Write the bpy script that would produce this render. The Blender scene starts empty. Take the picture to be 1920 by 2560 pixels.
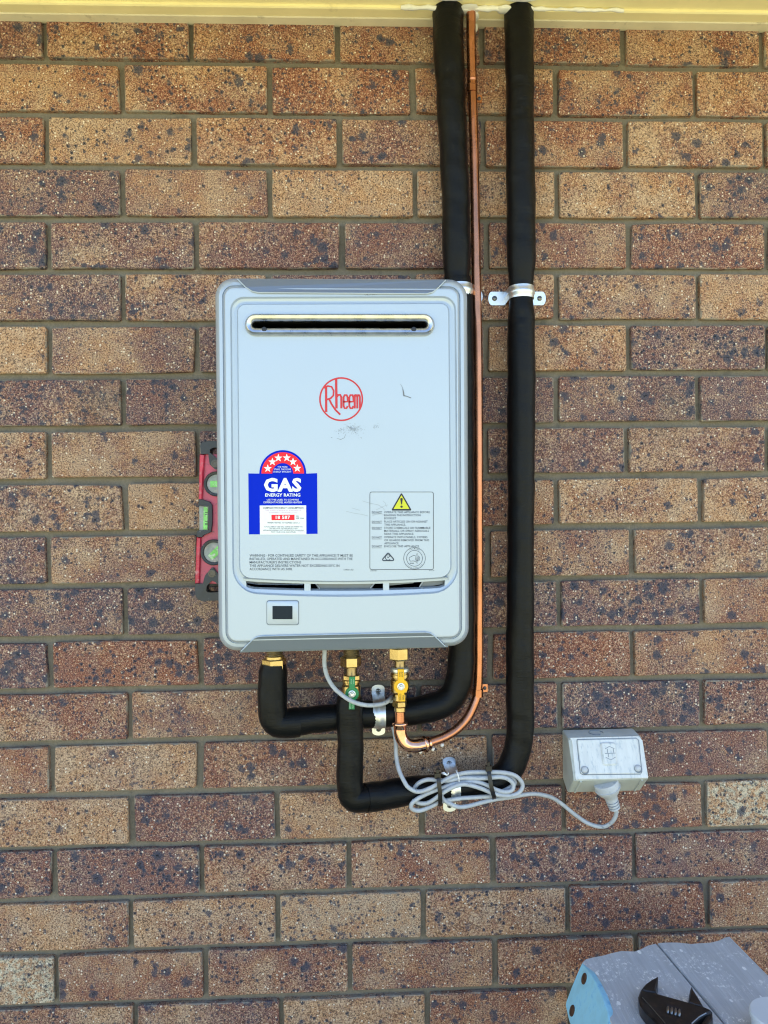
import bpy, bmesh, math, random
from mathutils import Vector, Matrix
from mathutils import noise as mnoise
from mathutils.geometry import tessellate_polygon

# ------------------------------------------------------------------ camera, light, exposure
SC = bpy.context.scene
COL = SC.collection
FPX, IW, IH = 1923.0, 1920.0, 2560.0          # focal length and size of the photograph in its pixels
CAM = Vector((0.4938, -1.28, 1.40))
YAW, PITCH, ROLL = 0.0401, -0.0032, -0.0122

def ray(px, py):
    a, b = px - IW / 2, py - IH / 2
    c, s = math.cos(ROLL), math.sin(ROLL)
    u, v = c * a + s * b, -s * a + c * b
    x1, y2, z2 = u / FPX, 1.0, -v / FPX
    c, s = math.cos(PITCH), math.sin(PITCH)
    y1, dz = c * y2 - s * z2, s * y2 + c * z2
    c, s = math.cos(YAW), math.sin(YAW)
    return Vector((c * x1 + s * y1, -s * x1 + c * y1, dz))

def at(px, py, d):                            # point at distance d in front of the wall
    r = ray(px, py); t = (-d - CAM.y) / r.y
    return CAM + r * t

def atz(px, py, z):                           # point at height z
    r = ray(px, py); t = (z - CAM.z) / r.z
    return CAM + r * t

def atplane(px, py, p, n):
    r = ray(px, py); t = (p - CAM).dot(n) / r.dot(n)
    return CAM + r * t

cam_data = bpy.data.cameras.new('camera')
cam = bpy.data.objects.new('camera', cam_data); COL.objects.link(cam)
fwd = ray(IW / 2, IH / 2).normalized()
right = (ray(IW / 2 + 100, IH / 2) - ray(IW / 2, IH / 2)).normalized()
up = right.cross(fwd).normalized()
M = Matrix((right, up, -fwd)).transposed().to_4x4(); M.translation = CAM
cam.matrix_world = M
cam_data.sensor_width = 36.0; cam_data.sensor_fit = 'AUTO'
cam_data.lens = FPX / IH * 36.0
cam_data.clip_start = 0.02; cam_data.clip_end = 3000
SC.camera = cam

SUN_EL = math.radians(66); SUN_AZ = math.radians(8)
world = bpy.data.worlds.new('World'); SC.world = world; world.use_nodes = True
wn = world.node_tree.nodes; wl = world.node_tree.links
bg = wn.get('Background') or wn.new('ShaderNodeBackground')
wo = wn.get('World Output') or wn.new('ShaderNodeOutputWorld')
sky = wn.new('ShaderNodeTexSky'); sky.sky_type = 'NISHITA'; sky.sun_disc = False
sky.sun_elevation = SUN_EL; sky.sun_rotation = SUN_AZ
sky.air_density = 1.0; sky.dust_density = 0.5; sky.ozone_density = 1.2
wl.new(sky.outputs[0], bg.inputs[0]); wl.new(bg.outputs[0], wo.inputs[0])
bg.inputs[1].default_value = 0.15

sun_data = bpy.data.lights.new('sun', 'SUN'); sun_data.energy = 5.0; sun_data.angle = math.radians(0.5)
sun_data.color = (1.0, 0.95, 0.86)
sun = bpy.data.objects.new('sun', sun_data); COL.objects.link(sun)
sun_to = Vector((math.sin(SUN_AZ) * math.cos(SUN_EL), math.cos(SUN_AZ) * math.cos(SUN_EL), math.sin(SUN_EL)))
sun.rotation_euler = sun_to.to_track_quat('Z', 'Y').to_euler()
sun.location = (0, 8, 12)

SC.view_settings.view_transform = 'Standard'; SC.view_settings.look = 'None'
SC.view_settings.gamma = 1.0; SC.view_settings.use_curve_mapping = False
SC.view_settings.exposure = 1.62
SC.cycles.filter_width = 1.15

# ------------------------------------------------------------------ helpers
def tag(o, label=None, cat=None, group=None, kind=None):
    if label: o['label'] = label
    if cat: o['category'] = cat
    if group: o['group'] = group
    if kind: o['kind'] = kind
    return o

def empty(name, loc, label=None, cat=None, group=None):
    o = bpy.data.objects.new(name, None); o.empty_display_size = 0.03
    COL.objects.link(o); o.location = loc
    return tag(o, label, cat, group)

def wloc(o):
    p = Vector(o.location)
    while o.parent: o = o.parent; p = p + Vector(o.location)
    return p

def obj(name, verts, faces, mat, parent=None, smooth=None, cols=None):
    verts = [Vector(v) for v in verts]
    lo = Vector([min(v[i] for v in verts) for i in range(3)]); hi = Vector([max(v[i] for v in verts) for i in range(3)])
    c = (lo + hi) / 2
    me = bpy.data.meshes.new(name); me.from_pydata([v - c for v in verts], [], faces); me.update()
    bm = bmesh.new(); bm.from_mesh(me); bmesh.ops.recalc_face_normals(bm, faces=bm.faces); bm.to_mesh(me); bm.free()
    if mat: me.materials.append(mat)
    if cols is not None:
        a = me.color_attributes.new('tone', 'FLOAT_COLOR', 'POINT')
        for i, cc in enumerate(cols): a.data[i].color = cc
    if smooth is not None:
        me.shade_smooth()
        me.set_sharp_from_angle(angle=math.radians(smooth))
    o = bpy.data.objects.new(name, me); COL.objects.link(o)
    if parent:
        o.parent = parent; o.location = c - wloc(parent)
    else:
        o.location = c
    return o

class MB:
    def __init__(s): s.v = []; s.f = []
    def add(s, vs, fs):
        n = len(s.v); s.v += [Vector(v) for v in vs]; s.f += [tuple(i + n for i in f) for f in fs]
    def loft(s, loops, closed=True, cap0=False, cap1=False):
        n = len(loops[0]); vs = [p for l in loops for p in l]; fs = []
        for k in range(len(loops) - 1):
            for i in range(n if closed else n - 1):
                j = (i + 1) % n
                fs.append((k * n + i, k * n + j, (k + 1) * n + j, (k + 1) * n + i))
        if cap0: fs.append(tuple(range(n)))
        if cap1: fs.append(tuple((len(loops) - 1) * n + i for i in range(n)))
        s.add(vs, fs)
    def poly(s, outer, holes=()):
        loops = [outer] + list(holes)
        tri = tessellate_polygon([[Vector((p[0], p[2], 0)) for p in l] for l in loops])
        s.add([p for l in loops for p in l], tri)
    def box(s, lo, hi):
        x0, y0, z0 = lo; x1, y1, z1 = hi
        s.add([(x0,y0,z0),(x1,y0,z0),(x1,y1,z0),(x0,y1,z0),(x0,y0,z1),(x1,y0,z1),(x1,y1,z1),(x0,y1,z1)],
              [(0,1,2,3),(4,5,6,7),(0,1,5,4),(1,2,6,5),(2,3,7,6),(3,0,4,7)])
    def prism(s, outline, thick, bev=0.0):
        """outline: 3-D points (front), thick: vector to the back; bev: fraction pulled in at the front rim"""
        o = [Vector(p) for p in outline]; t = Vector(thick)
        c = sum(o, Vector()) / len(o)
        if bev > 0:
            rim = [p + t.normalized() * bev for p in o]
            n = len(o); fr = []
            for i, p in enumerate(o):
                a = (o[i - 1] - p); b = (o[(i + 1) % n] - p)
                if a.length < 1e-9 or b.length < 1e-9: fr.append(p); continue
                e1 = a.normalized(); e2 = b.normalized(); tn = t.normalized()
                n1 = tn.cross(e1); n2 = e2.cross(tn)
                if n1.dot(c - p) < 0 and n2.dot(c - p) < 0: n1 = -n1; n2 = -n2
                d = (n1 + n2)
                if d.length < 1e-6: d = c - p
                fr.append(p + d.normalized() * bev)
            s.loft([fr, rim, [p + t for p in o]], cap0=True, cap1=True)
        else:
            s.loft([o, [p + t for p in o]], cap0=True, cap1=True)
    def build(s, name, mat, parent=None, smooth=None):
        return obj(name, s.v, s.f, mat, parent, smooth)

def catmull(pts, n=8):
    P = [Vector(p) for p in pts]; out = []
    for i in range(len(P) - 1):
        p0 = P[max(i - 1, 0)]; p1 = P[i]; p2 = P[i + 1]; p3 = P[min(i + 2, len(P) - 1)]
        # centripetal-like tangents keep tight spots calm
        for k in range(n):
            t = k / n; t2 = t * t; t3 = t2 * t
            out.append(0.5 * ((2 * p1) + (-p0 + p2) * t + (2 * p0 - 5 * p1 + 4 * p2 - p3) * t2 + (-p0 + 3 * p1 - 3 * p2 + p3) * t3))
    out.append(P[-1]); return out

def resample(P, step):
    out = [P[0].copy()]; acc = 0.0
    for a, b in zip(P[:-1], P[1:]):
        L = (b - a).length; pos = step - acc
        while pos <= L:
            out.append(a + (b - a) * (pos / L)); pos += step
        acc = (acc + L) % step if L > 0 else acc
    if (out[-1] - P[-1]).length > step * 0.3: out.append(P[-1].copy())
    else: out[-1] = P[-1].copy()
    return out

def sweep(mb, P, rad, seg=12, cap=True, flat=None):
    """tube along points P; rad is a number or fn(i, t, angle) -> radius"""
    n = len(P); T = []
    for i in range(n):
        a = P[max(i - 1, 0)]; b = P[min(i + 1, n - 1)]; T.append((b - a).normalized())
    ref = Vector((0, -1, 0))
    if abs(T[0].dot(ref)) > 0.95: ref = Vector((1, 0, 0))
    nrm = (ref - T[0] * ref.dot(T[0])).normalized(); loops = []
    for i in range(n):
        nrm = (nrm - T[i] * nrm.dot(T[i])).normalized(); bn = T[i].cross(nrm)
        lp = []
        for k in range(seg):
            a = 2 * math.pi * k / seg
            r = rad(i, i / (n - 1), a) if callable(rad) else rad
            lp.append(P[i] + (nrm * math.cos(a) + bn * math.sin(a)) * r)
        loops.append(lp)
    mb.loft(loops, cap0=cap, cap1=cap)

def lathe(mb, c, prof, seg=24, axis=Vector((0, 0, 1)), poly=None):
    """prof: (r, h) pairs along axis from c"""
    axis = axis.normalized(); ref = Vector((1, 0, 0)) if abs(axis.x) < 0.9 else Vector((0, 0, 1))
    u = (ref - axis * ref.dot(axis)).normalized(); v = axis.cross(u)
    loops = []
    for r, h in prof:
        loops.append([Vector(c) + axis * h + (u * math.cos(2 * math.pi * k / seg) + v * math.sin(2 * math.pi * k / seg)) * r for k in range(seg)])
    mb.loft(loops, cap0=True, cap1=True)

def rrect(x0, y0, x1, y1, r, n=6, xs=None, sag=0.0, rb=None):
    """rounded rectangle in pixel space; bottom edge gets extra points at xs and sags by sag px"""
    rb = r if rb is None else rb
    P = []
    def arc(cx, cy, rr, a0, a1):
        for k in range(n + 1):
            a = math.radians(a0 + (a1 - a0) * k / n); P.append((cx + rr * math.cos(a), cy + rr * math.sin(a)))
    arc(x0 + r, y0 + r, r, 180, 270); arc(x1 - r, y0 + r, r, 270, 360)
    arc(x1 - rb, y1 - rb, rb, 0, 90)
    if xs:
        for x in sorted(xs, reverse=True): P.append((x, y1))
    arc(x0 + rb, y1 - rb, rb, 90, 180)
    if sag:
        xm = (x0 + x1) / 2; hw = (x1 - x0) / 2
        P = [(x, y + (sag * (1 - ((x - xm) / hw) ** 2) if y > y1 - rb - 1 else 0)) for x, y in P]
    return P

def stadium(x0, y0, x1, y1, n=10):
    r = (y1 - y0) / 2; P = []
    for k in range(n + 1):
        a = math.radians(90 + 180 * k / n); P.append((x0 + r + r * math.cos(a), (y0 + y1) / 2 + r * math.sin(a)))
    for k in range(n + 1):
        a = math.radians(-90 + 180 * k / n); P.append((x1 - r + r * math.cos(a), (y0 + y1) / 2 + r * math.sin(a)))
    return P

def circ(cx, cy, r, n=24): return [(cx + r * math.cos(2 * math.pi * k / n), cy + r * math.sin(2 * math.pi * k / n)) for k in range(n)]

# ------------------------------------------------------------------ materials
def mat_new(name):
    m = bpy.data.materials.new(name); m.use_nodes = True
    nt = m.node_tree; b = nt.nodes.get('Principled BSDF'); return m, nt, b

def N(nt, typ, **kw):
    n = nt.nodes.new(typ)
    for k, v in kw.items():
        if k.startswith('i_'): n.inputs[k[2:].replace('_', ' ')].default_value = v
        else: setattr(n, k, v)
    return n

def mixc(nt, fac, a, b):
    n = nt.nodes.new('ShaderNodeMix'); n.data_type = 'RGBA'; n.clamp_factor = True
    for k, x in ((0, fac), (6, a), (7, b)):
        if hasattr(x, 'links'): nt.links.new(x, n.inputs[k])
        else: n.inputs[k].default_value = x if not isinstance(x, tuple) else (x[0], x[1], x[2], 1.0)
    return n.outputs[2]

def mth(nt, op, a, b=None, c=None, clamp=False):
    n = nt.nodes.new('ShaderNodeMath'); n.operation = op; n.use_clamp = clamp
    for k, x in enumerate((a, b, c)):
        if x is None: continue
        if hasattr(x, 'links'): nt.links.new(x, n.inputs[k])
        else: n.inputs[k].default_value = x
    return n.outputs[0]

def ramp(nt, x, lo, hi, smooth=True):
    n = nt.nodes.new('ShaderNodeMapRange'); n.interpolation_type = 'SMOOTHSTEP' if smooth else 'LINEAR'
    nt.links.new(x, n.inputs[0]); n.inputs[1].default_value = lo; n.inputs[2].default_value = hi
    return n.outputs[0]

def noise(nt, vec, scale, detail=2.0, rough=0.5, dist=0.0):
    n = nt.nodes.new('ShaderNodeTexNoise'); n.inputs['Scale'].default_value = scale; n.inputs['Detail'].default_value = detail
    n.inputs['Roughness'].default_value = rough; n.inputs['Distortion'].default_value = dist
    if vec is not None: nt.links.new(vec, n.inputs['Vector'])
    return n

def pos(nt):
    return nt.nodes.new('ShaderNodeNewGeometry').outputs['Position']

def simple(name, color, rough=0.5, metal=0.0, var=0.0, vscale=40.0, bump=0.0, bscale=400.0, spec=0.5, coat=0.0, dirt=None, dscale=60.0, dlo=0.55, dhi=0.75, stretch=None):
    m, nt, b = mat_new(name)
    b.inputs['Roughness'].default_value = rough; b.inputs['Metallic'].default_value = metal
    b.inputs['Specular IOR Level'].default_value = spec; b.inputs['Coat Weight'].default_value = coat
    P = pos(nt)
    if stretch:
        mp = nt.nodes.new('ShaderNodeMapping'); mp.inputs['Scale'].default_value = stretch; nt.links.new(P, mp.inputs['Vector']); P = mp.outputs[0]
    c = None
    if var > 0:
        n = noise(nt, P, vscale, 4, 0.6)
        f = ramp(nt, n.outputs['Fac'], 0.3, 0.7)
        c = mixc(nt, f, tuple(x * (1 - var) for x in color), tuple(min(1, x * (1 + var)) for x in color))
        r = mth(nt, 'MULTIPLY_ADD', f, 0.15, rough - 0.07); nt.links.new(r, b.inputs['Roughness'])
    if dirt:
        n2 = noise(nt, P, dscale, 5, 0.65)
        f2 = ramp(nt, n2.outputs['Fac'], dlo, dhi)
        c = mixc(nt, f2, c if c is not None else tuple(color), dirt)
    if c is not None: nt.links.new(c, b.inputs['Base Color'])
    else: b.inputs['Base Color'].default_value = (*color, 1)
    if bump > 0:
        n3 = noise(nt, P, bscale, 3, 0.6); bp = nt.nodes.new('ShaderNodeBump')
        bp.inputs['Strength'].default_value = bump; bp.inputs['Distance'].default_value = 0.001
        nt.links.new(n3.outputs['Fac'], bp.inputs['Height']); nt.links.new(bp.outputs[0], b.inputs['Normal'])
    return m

def brick_material():
    m, nt, b = mat_new('fired_clay')
    L = nt.links
    at_ = nt.nodes.new('ShaderNodeAttribute'); at_.attribute_name = 'tone'; at_.attribute_type = 'GEOMETRY'
    sp = nt.nodes.new('ShaderNodeSeparateColor'); L.new(at_.outputs['Color'], sp.inputs[0])
    tan_, hue, spots, seed = sp.outputs[0], sp.outputs[1], sp.outputs[2], at_.outputs['Alpha']
    P = pos(nt)
    off = nt.nodes.new('ShaderNodeCombineXYZ'); L.new(mth(nt, 'MULTIPLY', seed, 37.0), off.inputs[0]); L.new(mth(nt, 'MULTIPLY', seed, 11.3), off.inputs[1]); L.new(mth(nt, 'MULTIPLY', seed, 23.7), off.inputs[2])
    va = nt.nodes.new('ShaderNodeVectorMath'); va.operation = 'ADD'; L.new(P, va.inputs[0]); L.new(off.outputs[0], va.inputs[1])
    V = va.outputs[0]
    # firing patches inside each brick
    lowf = noise(nt, V, 13, 3, 0.6, 0.3).outputs['Fac']
    lowf2 = noise(nt, V, 26, 3, 0.6, 0.2)
    # sandy grain
    gr = noise(nt, V, 230, 3, 0.75).outputs['Fac']
    gr2 = noise(nt, V, 430, 3, 0.8).outputs['Fac']
    tanmask = mth(nt, 'ADD', mth(nt, 'MULTIPLY', mth(nt, 'SUBTRACT', lowf, 0.5), 3.0), mth(nt, 'MULTIPLY_ADD', mth(nt, 'SUBTRACT', gr, 0.5), 2.6, mth(nt, 'MULTIPLY_ADD', tan_, 1.40, -0.36)), clamp=True)
    red = (0.285, 0.098, 0.058); pur = (0.172, 0.096, 0.106)
    hmask = mth(nt, 'ADD', hue, mth(nt, 'MULTIPLY', mth(nt, 'SUBTRACT', lowf2.outputs['Fac'], 0.5), 1.6), clamp=True)
    base = mixc(nt, hmask, red, pur)
    tanc = mixc(nt, ramp(nt, lowf2.outputs['Fac'], 0.35, 0.65), (0.525, 0.295, 0.150), (0.505, 0.335, 0.215))
    c = mixc(nt, mth(nt, 'MULTIPLY', tanmask, 0.86), base, tanc)
    # whitish efflorescent bricks (tone red channel above 1)
    wm = mth(nt, 'MULTIPLY', ramp(nt, tan_, 1.05, 1.35), ramp(nt, noise(nt, V, 110, 4, 0.65).outputs['Fac'], 0.47, 0.56))
    c = mixc(nt, mth(nt, 'MULTIPLY', wm, 0.85), c, (0.60, 0.53, 0.40))
    # grain: dark pits and pale sand grains
    pit = ramp(nt, gr2, 0.51, 0.38); c = mixc(nt, mth(nt, 'MULTIPLY', pit, 0.90), c, (0.032, 0.022, 0.020))
    lite = ramp(nt, gr2, 0.53, 0.64); c = mixc(nt, mth(nt, 'MULTIPLY', lite, 0.66), c, (0.74, 0.56, 0.38))
    # iron spots: blurred blue-grey blots with a black core
    def spot_layer(scale, c, r0, r1, prob0, core, amt):
        wv = nt.nodes.new('ShaderNodeVectorMath'); wv.operation = 'MULTIPLY_ADD'
        nz = noise(nt, V, scale * 2.2, 4, 0.75)
        L.new(nz.outputs['Color'], wv.inputs[0]); wv.inputs[1].default_value = (1.25 / scale,) * 3; L.new(V, wv.inputs[2])
        vo = nt.nodes.new('ShaderNodeTexVoronoi'); vo.feature = 'F1'; vo.inputs['Scale'].default_value = scale
        vo.voronoi_dimensions = '3D'
        L.new(wv.outputs[0], vo.inputs['Vector'])
        cs = nt.nodes.new('ShaderNodeSeparateColor'); L.new(vo.outputs['Color'], cs.inputs[0])
        dist = vo.outputs['Distance']
        # which cells hold a spot: more of them where the brick is spotty, clustered by low noise
        lim = mth(nt, 'ADD', mth(nt, 'MULTIPLY', spots, 0.80), mth(nt, 'MULTIPLY_ADD', mth(nt, 'SUBTRACT', lowf, 0.5), -1.5, prob0))
        on = ramp(nt, mth(nt, 'SUBTRACT', lim, cs.outputs[0]), 0.0, 0.04)
        rr = mth(nt, 'MULTIPLY_ADD', cs.outputs[1], r1 - r0, r0)
        q = mth(nt, 'DIVIDE', dist, rr)
        soft = mth(nt, 'MULTIPLY', ramp(nt, q, 1.25, 0.55), on)
        f = mth(nt, 'MULTIPLY', soft, amt)
        c = mixc(nt, f, c, (0.034, 0.046, 0.078))
        k = mth(nt, 'MULTIPLY', ramp(nt, q, core, core * 0.6), on)
        c = mixc(nt, mth(nt, 'MULTIPLY', k, 0.92), c, (0.008, 0.008, 0.011)); hts.append(k)
        return c
    hts = []
    c = spot_layer(60, c, 0.14, 0.62, -0.06, 0.20, 0.82)
    c = spot_layer(150, c, 0.14, 0.56, 0.10, 0.42, 0.80)
    # stray white grains
    vo = nt.nodes.new('ShaderNodeTexVoronoi'); vo.inputs['Scale'].default_value = 260; L.new(V, vo.inputs['Vector'])
    cs = nt.nodes.new('ShaderNodeSeparateColor'); L.new(vo.outputs['Color'], cs.inputs[0])
    g = mth(nt, 'MULTIPLY', ramp(nt, cs.outputs[0], 0.93, 0.95), ramp(nt, vo.outputs['Distance'], 0.46, 0.28))
    c = mixc(nt, mth(nt, 'MULTIPLY', g, 0.85), c, (0.80, 0.70, 0.58))
    # mortar smeared over the arrises
    tc = nt.nodes.new('ShaderNodeTexCoord'); sg = nt.nodes.new('ShaderNodeSeparateXYZ'); L.new(tc.outputs['Generated'], sg.inputs[0])
    ex = ramp(nt, mth(nt, 'ABSOLUTE', mth(nt, 'SUBTRACT', sg.outputs[0], 0.5)), 0.470, 0.500)
    ez = ramp(nt, mth(nt, 'ABSOLUTE', mth(nt, 'SUBTRACT', sg.outputs[2], 0.5)), 0.420, 0.500)
    sm = mth(nt, 'ADD', mth(nt, 'MULTIPLY', mth(nt, 'MAXIMUM', ex, ez), 0.34), noise(nt, V, 38, 5, 0.7).outputs['Fac'])
    c = mixc(nt, mth(nt, 'MULTIPLY', ramp(nt, sm, 0.78, 0.90), 0.75), c, (0.29, 0.265, 0.22))
    # broad grime and weathering
    gm = noise(nt, P, 5.5, 4, 0.6).outputs['Fac']
    c = mixc(nt, mth(nt, 'MULTIPLY', ramp(nt, gm, 0.56, 0.72), 0.28), c, (0.075, 0.058, 0.050))
    L.new(c, b.inputs['Base Color'])
    b.inputs['Roughness'].default_value = 0.72; b.inputs['Specular IOR Level'].default_value = 0.35
    bp = nt.nodes.new('ShaderNodeBump'); bp.inputs['Strength'].default_value = 0.9; bp.inputs['Distance'].default_value = 0.0020
    h = mth(nt, 'ADD', mth(nt, 'MULTIPLY', gr2, 0.7), mth(nt, 'ADD', mth(nt, 'MULTIPLY', lowf2.outputs['Fac'], 0.8), gr))
    h = mth(nt, 'SUBTRACT', h, mth(nt, 'MULTIPLY', mth(nt, 'ADD', hts[0], hts[1]), 1.2))
    L.new(h, bp.inputs['Height']); L.new(bp.outputs[0], b.inputs['Normal'])
    return m

def mortar_material():
    m, nt, b = mat_new('mortar'); P = pos(nt)
    n1 = noise(nt, P, 9, 4, 0.6).outputs['Fac']; n2 = noise(nt, P, 260, 4, 0.7).outputs['Fac']
    c = mixc(nt, n1, (0.185, 0.157, 0.122), (0.255, 0.224, 0.182))
    c = mixc(nt, mth(nt, 'MULTIPLY', ramp(nt, n2, 0.35, 0.65), 0.5), c, (0.15, 0.135, 0.10))
    n3 = noise(nt, P, 30, 4, 0.7).outputs['Fac']
    c = mixc(nt, mth(nt, 'MULTIPLY', ramp(nt, n3, 0.56, 0.72), 0.55), c, (0.10, 0.098, 0.09))
    nt.links.new(c, b.inputs['Base Color']); b.inputs['Roughness'].default_value = 0.9; b.inputs['Specular IOR Level'].default_value = 0.2
    bp = nt.nodes.new('ShaderNodeBump'); bp.inputs['Strength'].default_value = 0.9; bp.inputs['Distance'].default_value = 0.0015
    nt.links.new(mth(nt, 'ADD', n2, mth(nt, 'MULTIPLY', n3, 1.5)), bp.inputs['Height']); nt.links.new(bp.outputs[0], b.inputs['Normal'])
    return m

def foam_material():
    m, nt, b = mat_new('black_foam'); P = pos(nt)
    n1 = noise(nt, P, 18, 4, 0.65).outputs['Fac']; n2 = noise(nt, P, 900, 2, 0.6).outputs['Fac']
    mpz = nt.nodes.new('ShaderNodeMapping'); mpz.inputs['Scale'].default_value = (0.22, 0.22, 1.6); nt.links.new(P, mpz.inputs['Vector'])
    n5 = noise(nt, mpz.outputs[0], 150, 5, 0.75, 0.4).outputs['Fac']
    n3 = noise(nt, P, 75, 4, 0.7, 0.6).outputs['Fac']
    c = mixc(nt, n1, (0.0018, 0.0021, 0.0028), (0.0048, 0.0052, 0.0062))
    c = mixc(nt, mth(nt, 'MULTIPLY', ramp(nt, n3, 0.62, 0.74), 0.35), c, (0.026, 0.023, 0.022))
    nt.links.new(c, b.inputs['Base Color'])
    nt.links.new(mth(nt, 'MULTIPLY_ADD', n1, 0.20, 0.24), b.inputs['Roughness'])
    b.inputs['Specular IOR Level'].default_value = 0.20
    bp = nt.nodes.new('ShaderNodeBump'); bp.inputs['Strength'].default_value = 0.38; bp.inputs['Distance'].default_value = 0.002
    nt.links.new(mth(nt, 'ADD', mth(nt, 'MULTIPLY', n2, 0.15), mth(nt, 'ADD', mth(nt, 'MULTIPLY', n3, 0.6), mth(nt, 'MULTIPLY', n5, 1.1))), bp.inputs['Height']); nt.links.new(bp.outputs[0], b.inputs['Normal'])
    return m

def wood_material():
    m, nt, b = mat_new('weathered_timber'); P = pos(nt)
    mp = nt.nodes.new('ShaderNodeMapping'); mp.inputs['Scale'].default_value = (1, 0.045, 1); nt.links.new(P, mp.inputs['Vector'])
    n1 = noise(nt, mp.outputs[0], 170, 4, 0.65, 0.2).outputs['Fac']; n2 = noise(nt, P, 16, 4, 0.6).outputs['Fac']
    n4 = noise(nt, mp.outputs[0], 420, 3, 0.6).outputs['Fac']
    c = mixc(nt, n2, (0.42, 0.44, 0.46), (0.60, 0.61, 0.62))
    c = mixc(nt, mth(nt, 'MULTIPLY', ramp(nt, n1, 0.60, 0.40), 0.24), c, (0.28, 0.28, 0.285))
    c = mixc(nt, mth(nt, 'MULTIPLY', ramp(nt, n4, 0.56, 0.70), 0.25), c, (0.74, 0.74, 0.73))
    # paint splashes
    mp2 = nt.nodes.new('ShaderNodeMapping'); mp2.inputs['Scale'].default_value = (1, 0.55, 1); nt.links.new(P, mp2.inputs['Vector'])
    vo = nt.nodes.new('ShaderNodeTexVoronoi'); vo.inputs['Scale'].default_value = 115; nt.links.new(mp2.outputs[0], vo.inputs['Vector'])
    cs = nt.nodes.new('ShaderNodeSeparateColor'); nt.links.new(vo.outputs['Color'], cs.inputs[0])
    g = mth(nt, 'MULTIPLY', ramp(nt, cs.outputs[0], 0.78, 0.80), ramp(nt, mth(nt, 'SUBTRACT', vo.outputs['Distance'], mth(nt, 'MULTIPLY', cs.outputs[1], 0.3)), 0.06, 0.01))
    c = mixc(nt, g, c, (0.85, 0.85, 0.83))
    sc = noise(nt, mp2.outputs[0], 240, 4, 0.75).outputs['Fac']; sc2 = noise(nt, P, 22, 3, 0.6).outputs['Fac']
    g2 = mth(nt, 'MULTIPLY', ramp(nt, sc, 0.53, 0.60), ramp(nt, sc2, 0.44, 0.56))
    c = mixc(nt, mth(nt, 'MULTIPLY', g2, 0.85), c, (0.84, 0.84, 0.82))
    st = noise(nt, P, 34, 4, 0.6).outputs['Fac']
    c = mixc(nt, mth(nt, 'MULTIPLY', ramp(nt, st, 0.68, 0.75), 0.5), c, (0.34, 0.22, 0.13))
    nt.links.new(c, b.inputs['Base Color']); b.inputs['Roughness'].default_value = 0.75
    bp = nt.nodes.new('ShaderNodeBump'); bp.inputs['Strength'].default_value = 0.6; bp.inputs['Distance'].default_value = 0.0015
    nt.links.new(mth(nt, 'ADD', n1, n4), bp.inputs['Height']); nt.links.new(bp.outputs[0], b.inputs['Normal'])
    return m

def silver_material(name, color, rough, metal):
    m, nt, b = mat_new(name); P = pos(nt)
    n0 = noise(nt, P, 1400, 2, 0.6).outputs['Fac']; n1 = noise(nt, P, 7, 3, 0.5).outputs['Fac']; n2 = noise(nt, P, 55, 5, 0.75).outputs['Fac']
    c = mixc(nt, n0, tuple(x * 0.93 for x in color), tuple(x * 1.06 for x in color))
    c = mixc(nt, mth(nt, 'MULTIPLY', ramp(nt, n2, 0.66, 0.82), 0.35), c, tuple(x * 0.72 for x in color))
    nt.links.new(c, b.inputs['Base Color']); b.inputs['Metallic'].default_value = metal
    nt.links.new(mth(nt, 'MULTIPLY_ADD', n1, 0.12, rough - 0.06), b.inputs['Roughness'])
    bp = nt.nodes.new('ShaderNodeBump'); bp.inputs['Strength'].default_value = 0.12; bp.inputs['Distance'].default_value = 0.0006
    nt.links.new(n0, bp.inputs['Height']); nt.links.new(bp.outputs[0], b.inputs['Normal'])
    return m

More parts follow.
